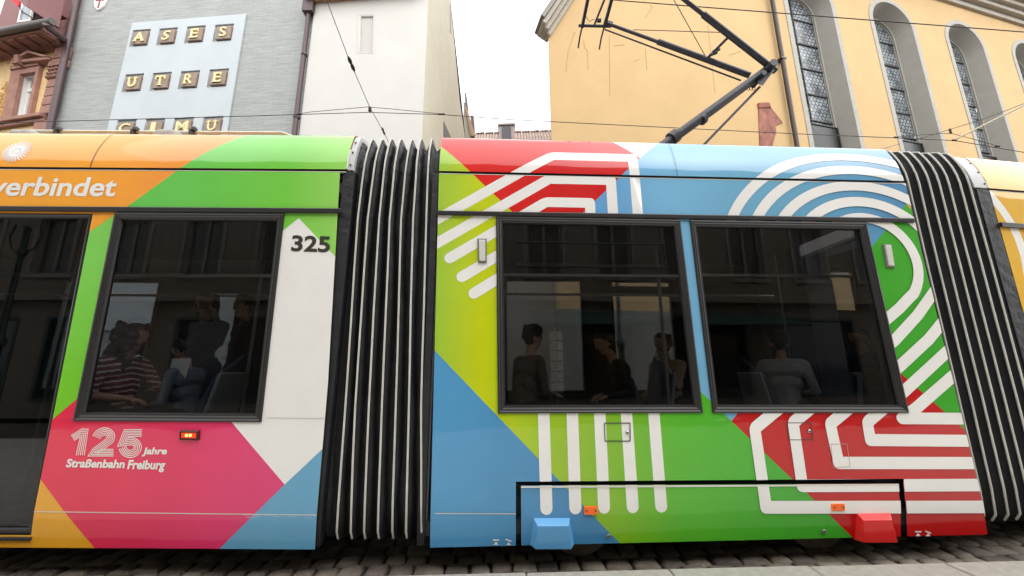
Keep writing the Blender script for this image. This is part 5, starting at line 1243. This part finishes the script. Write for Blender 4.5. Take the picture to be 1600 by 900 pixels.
# postcard rack on the pavement, mirrored in the middle window
rx, ry = 1.62, -2.7
rk = empty('postcard_rack', (rx, ry, .12), 'tall postcard rack mirrored in the middle tram window', 'rack')
mb = MB(); mb.tube([(rx, ry, .12), (rx, ry, 2.45)], .02, 8); mb.lathe((rx, ry, .12), [(.25, 0), (.25, .03), (.03, .06)], 16); mb.build('stand', m_steel, rk)
mb = MB(); rng = random.Random(2)
for k in range(6):
    for f in range(2): mb.box(rx-.155+.16*f, rx+.0+.155*f, ry+.08, ry+.09, .95+.24*k, 1.16+.24*k)
mb.build('postcard', mat('postcard_print', (206, 204, 196), rough=.5, var=.4, vscale=16), rk)

# ================================================================== PASSENGERS
m_skin = mat('skin', (214, 164, 138), rough=.55, var=.05, vscale=8, k=.85)
def capsule(bm_v, bm_f, a, b, ra, rb, n=10, rings=4):
    a, b = np.array(a, float), np.array(b, float); d = b-a; L = np.linalg.norm(d)
    d = d/L if L > 1e-6 else np.array([0, 0, 1.]); ref = np.cross(d, [0, 0, 1]) if abs(d[2]) < .9 else np.cross(d, [1, 0, 0]); ref /= np.linalg.norm(ref); c = np.cross(d, ref)
    prof_ = [(-math.cos(t)*ra, math.sin(t)*ra, a) for t in np.linspace(.15, math.pi/2, rings)]+[(math.sin(t)*rb, math.cos(t)*rb, b) for t in np.linspace(0, math.pi/2-.15, rings)]
    o = len(bm_v)
    for off, r, p in prof_: bm_v += [p+d*off+r*(math.cos(2*math.pi*j/n)*ref+math.sin(2*math.pi*j/n)*c) for j in range(n)]
    k = len(prof_)
    bm_f += [(o+i*n+j, o+i*n+(j+1) % n, o+(i+1)*n+(j+1) % n, o+(i+1)*n+j) for i in range(k-1) for j in range(n)]
    bm_f += [tuple(o+j for j in range(n-1, -1, -1)), tuple(o+(k-1)*n+j for j in range(n))]
def remesh(name, caps, vox, mats, parent, matf, smooth_it=4):
    v, f = [], []
    for c in caps: capsule(v, f, *c[:4])
    o = mk(name, v, f, mats, parent)
    md = o.modifiers.new('r', 'REMESH'); md.mode = 'VOXEL'; md.voxel_size = vox
    ms = o.modifiers.new('s', 'SMOOTH'); ms.iterations = smooth_it; ms.factor = .5
    dg = bpy.context.evaluated_depsgraph_get(); me = bpy.data.meshes.new_from_object(o.evaluated_get(dg)); o.modifiers.clear(); old = o.data; o.data = me; bpy.data.meshes.remove(old)
    me.materials.clear()
    for m in mats: me.materials.append(m)
    base = ORIG[o.name]; n = len(me.polygons); ce = np.zeros(n*3); me.polygons.foreach_get('center', ce); ce = ce.reshape(-1, 3)+base
    best = np.full(n, 1e9); lab = np.zeros(n, int)
    for c in caps:
        a, b = np.array(c[0], float), np.array(c[1], float); d = b-a; t = np.clip(((ce-a)@d)/max(d@d, 1e-9), 0, 1)
        ds = np.linalg.norm(ce-(a+t[:, None]*d), axis=1)-(c[2]+(c[3]-c[2])*t); w_ = ds < best; best[w_] = ds[w_]; lab[w_] = c[4]
    idx = matf(ce, lab) if matf else lab
    me.polygons.foreach_set('material_index', idx.astype(np.int32)); me.polygons.foreach_set('use_smooth', [True]*n); me.update(); return o
def person(name, label, base, yaw, cloth, legs, hair_c, hair='short', arms=('lap', 'lap'), lean=0., head_turn=0., nod=0., scale=1., stripes=None, sleeves=True, standing=False, floor=.36):
    """A passenger: base = point on the floor below the hips; body one remeshed surface, hair its own mesh."""
    t = empty('person', tuple(base), label, 'person', None)
    cy, sy = math.cos(yaw), math.sin(yaw)
    def W(x, y, z): return np.array([base[0]+(x*cy-y*sy)*scale, base[1]+(x*sy+y*cy)*scale, base[2]+z*scale])   # x forward, y left
    hip = .95 if standing else .50
    sh_z = hip+.50; lx = lambda z: lean*(z-hip)
    J = lambda x, y, z: W(x+lx(z), y, z)
    caps = []
    A = lambda a, b, ra, rb, l: caps.append((a, b, ra*scale, rb*scale, l))
    # labels: 0 skin 1 cloth 2 legs 3 eyes 4 shoe
    A(J(0, -.09, hip+.02), J(0, .09, hip+.02), .125, .125, 2); A(J(0, 0, hip+.05), J(0, 0, hip+.25), .135, .125, 1)
    A(J(0, -.045, hip+.28), J(0, .045, hip+.28), .12, .12, 1); A(J(-.01, -.10, hip+.42), J(-.01, .10, hip+.42), .105, .105, 1)
    A(J(-.01, -.165, sh_z-.01), J(-.01, .165, sh_z-.01), .062, .062, 1); A(J(-.01, 0, sh_z), J(.012, 0, sh_z+.12), .056, .05, 0)
    hc = J(.03, 0, sh_z+.225); 
    hcy, hsy = math.cos(yaw+head_turn), math.sin(yaw+head_turn)
    def H(x, y, z):
        x2 = x*math.cos(nod)+z*math.sin(nod); z2 = -x*math.sin(nod)+z*math.cos(nod)
        return hc+np.array([x2*hcy-y*hsy, x2*hsy+y*hcy, z2])*scale
    A(H(-.02, 0, .025), H(.015, 0, .035), .092, .088, 0); A(H(.02, 0, -.02), H(.035, 0, -.075), .068, .045, 0)
    A(H(.085, 0, .012), H(.102, 0, -.018), .011, .015, 0); A(H(.075, -.03, -.058), H(.078, .03, -.058), .014, .014, 5)
    for s in (-1, 1): A(H(.072, s*.033, .018), H(.074, s*.033, .018), .0155, .0155, 3); A(H(.066, s*.032, .04), H(.066, s*.02, .042), .014, .014, 0); A(H(-.005, s*.088, .01), H(-.01, s*.092, -.03), .016, .012, 0)
    # legs
    for s in (-1, 1):
        if standing: K, F_ = W(.02, s*.10, .50), W(-.01, s*.10, .09)
        else: K, F_ = W(.44, s*.11, .50), W(.42, s*.11, .09)
        A(J(0, s*.10, hip+.0), K, .088, .062, 2); A(K, F_, .058, .040, 2); A(F_+np.array([0, 0, -.03*scale]), F_+np.array([cy*.15, sy*.15, -.045])*scale, .042, .036, 4)
    # arms
    for s, mode in zip((-1, 1), arms):
        S = J(-.01, s*.195, sh_z-.02)
        if mode == 'lap': E_, Wr, fd = J(.02, s*.26, sh_z-.30), J(.25, s*.12, hip+.16), W(1, -s*.35, -.3)-W(0, 0, 0)
        elif mode == 'face': E_, Wr, fd = J(.16, s*.26, sh_z-.22), H(.06, s*.15, -.10), H(.10, s*.055, .0)-H(.06, s*.15, -.10)
        elif mode == 'mouth': E_, Wr, fd = J(.17, s*.22, sh_z-.26), H(.15, s*.07, -.16), H(.10, s*.0, -.05)-H(.15, s*.07, -.16)
        elif mode == 'out': E_, Wr, fd = J(.16, s*.25, sh_z-.26), J(.42, s*.18, sh_z-.20), W(1, -s*.2, .15)-W(0, 0, 0)
        else: E_, Wr, fd = J(.0, s*.25, sh_z-.30), J(.04, s*.25, sh_z-.55), W(.1, 0, -1)-W(0, 0, 0)
        A(S, E_, .055, .043, 1 if sleeves != 'none' else 0)
        if sleeves == 'short': A(S, S+(E_-S)*.55, .060, .054, 1)
        A(E_, Wr, .042, .028, 1 if sleeves is True else 0)
        fd = fd/np.linalg.norm(fd); up_ = np.array([0, 0, 1.]); sd_ = np.cross(fd, up_); sd_ /= np.linalg.norm(sd_)+1e-9; pn = np.cross(sd_, fd)
        Hd = lambda f, l, u: Wr+(fd*f+sd_*l+pn*u)*scale
        for l in (-.022, 0, .022): A(Hd(.0, l*.6, 0), Hd(.075, l, 0), .017, .016, 0)
        for k, (l, ln) in enumerate(((-.032, .058), (-.011, .072), (.011, .068), (.032, .054))):
            A(Hd(.08, l, 0), Hd(.08+ln*.5, l*1.05, -.006), .0085, .008, 0); A(Hd(.08+ln*.5, l*1.05, -.006), Hd(.08+ln*.9, l*1.05, -.03), .008, .007, 0)
        A(Hd(.02, -s*.03, 0), Hd(.05, -s*.062, -.008), .011, .009, 0); A(Hd(.05, -s*.062, -.008), Hd(.075, -s*.066, -.02), .009, .0075, 0)
    mats = [m_skin, cloth, legs, mat('eye_dark', (40, 30, 26), rough=.2), mat('shoe_dark', (36, 32, 32), rough=.5), mat('lips', (170, 96, 90), rough=.5)]
    mf = None
    if stripes:
        mats.append(stripes)
        def mf(ce, lab):
            out = lab.copy(); z = (ce[:, 2]-base[2])/scale + .18*np.abs(((ce[:, 0]-base[0])*-sy+(ce[:, 1]-base[1])*cy))
            out[(lab == 1) & (np.mod(z, .052) < .017)] = 6; return out
    remesh('body', caps, .0085*scale, mats, t, mf)
    # hair
    hp = []
    B = lambda a, b, ra, rb: hp.append((a, b, ra*scale, rb*scale, 0))
    B(H(-.03, 0, .05), H(.0, 0, .065), .098, .090)
    for s in (-1, 1): B(H(-.03, s*.045, .05), H(.02, s*.04, .085), .065, .045)
    B(H(-.06, 0, .02), H(-.055, 0, -.03), .075, .06)
    rng = random.Random(sum(map(ord, label)) % 999)
    if hair in ('bob', 'long', 'curly'):
        for s in (-1, 1): B(H(-.02, s*.082, .03), H(.0, s*.088, -.10), .038, .03); B(H(-.06, s*.06, .0), H(-.06, s*.06, -.12), .05, .045)
        B(H(-.07, 0, 0), H(-.07, 0, -.12), .06, .05)
        if hair == 'bob': B(H(.06, -.04, .085), H(.075, .04, .075), .022, .022)
    if hair in ('long', 'curly'):
        for s in (-1, 0, 1): B(H(-.08, s*.06, -.1), H(-.10, s*.07, -.28), .055, .035)
    if hair == 'curly':
        for k in range(120):
            a = rng.uniform(.6, 5.7); z = rng.uniform(-.30, .13); r = .125 if z < .05 else .10
            B(H(-.035+r*math.cos(a), r*math.sin(a), z), H(-.035+r*math.cos(a)*1.02, r*math.sin(a), z+.012), rng.uniform(.022, .036), .024)
    else:
        for k in range(26):
            a = rng.uniform(.9, 5.4); z = rng.uniform(.0, .11); B(H(-.03+.088*math.cos(a), .088*math.sin(a), z), H(-.03+.092*math.cos(a), .092*math.sin(a), z-.03), .018, .012)
    remesh('hair', hp, .010*scale, [mat('hair_'+hair_c[0], hair_c[1], rough=.5, var=.3, vscale=40)], t, None, 2)
    return t
def seat_at(F, s, o, up=.24): return F.O+F.t*s+F.m*o+np.array([0, 0, .36+up])
mR, mB_ = ('brown', (96, 58, 34)), ('black', (30, 26, 26))
stripe = mat('stripe_white', (232, 222, 214), rough=.8)
yw = lambda F: math.atan2(F.t[1], F.t[0])
person('person', 'curly haired woman in a maroon and white striped shirt at left tram window', seat_at(FL, at_px(FL, 196, .42), .42), yw(FL), mat('shirt_maroon', (140, 60, 66), rough=.85), mat('jeans_dark', (40, 46, 66), rough=.9), mR, 'curly', ('lap', 'out'), .05, .15, .1, .95, stripe, 'short')
person('person', 'dark haired woman standing with a hand to her face in left window', seat_at(FL, at_px(FL, 316, 1.3), 1.3, .12), -1.45, mat('cardigan_grey', (112, 108, 110), rough=.9), mat('jeans_dark'), mB_, 'bob', ('down', 'face'), .03, 0, 0, 1.04, standing=True)
person('person', 'man in a dark jacket standing at right of the left tram window', seat_at(FL, at_px(FL, 377, 1.6), 1.6, .10), -2.2, mat('jacket_navy', (60, 54, 76), rough=.85), mat('trousers_black', (34, 32, 36), rough=.9), mB_, 'short', ('down', 'down'), 0, 0, .1, 1.06, standing=True)
person('person', 'seated passenger in blue grey shirt holding a white paper at left window', seat_at(FL, at_px(FL, 306, .5), .5), yw(FL)+math.pi, mat('shirt_slate', (104, 112, 128), rough=.85), mat('trousers_black'), mB_, 'short', ('out', 'lap'), .12, 0, .5, .86)
person('person', 'man in a dark coat at left of the middle tram window', seat_at(FM, at_px(FM, 822, .6), .6), yw(FM)+.5, mat('coat_brown', (92, 76, 68), rough=.9), mat('trousers_black'), mB_, 'short', ('lap', 'lap'), .1, .2, .2, .98)
person('person', 'passenger in black bending down in the middle tram window', seat_at(FM, at_px(FM, 985, .85), .85), yw(FM)+math.pi, mat('coat_black', (30, 30, 36), rough=.9), mat('trousers_black'), mB_, 'short', ('lap', 'lap'), .35, 0, .35, .95)
person('person', 'person in a tan jacket with a hand at the mouth in middle window', seat_at(FM, at_px(FM, 1045, 1.15), 1.15), yw(FM)+math.pi+.5, mat('jacket_tan', (190, 164, 136), rough=.9), mat('jeans_dark'), mR, 'short', ('lap', 'mouth'), .08, .1, .1, .95)
person('person', 'person in a pale shirt seen from behind in the right tram window', seat_at(FM, at_px(FM, 1222, .75), .75), yw(FM)+.9, mat('shirt_pale', (170, 170, 166), rough=.9), mat('jeans_dark'), mB_, 'short', ('lap', 'lap'), .1, 0, .2, .95)
person('person', 'dark silhouetted passenger by the lit far pane in the right window', seat_at(FM, at_px(FM, 1352, 1.75), 1.75), yw(FM)+math.pi, mat('coat_black'), mat('trousers_black'), mB_, 'short', ('lap', 'lap'), .0, 0, .1, 1.05)
mb = MB(); p = seat_at(FL, at_px(FL, 284, .38), .38)+np.array([0, 0, .72]); mb.hexa([p+[-.08, 0, 0], p+[.05, .02, 0], p+[.05, .026, 0], p+[-.08, .006, 0], p+[-.02, -.05, .26], p+[.13, -.03, .26], p+[.13, -.024, .26], p+[-.02, -.044, .26]])
tag(mb.build('paper_sheet', mat('paper', (226, 226, 222), rough=.8), loc=tuple(p)), 'white sheet of paper held up in the left tram window', 'paper')
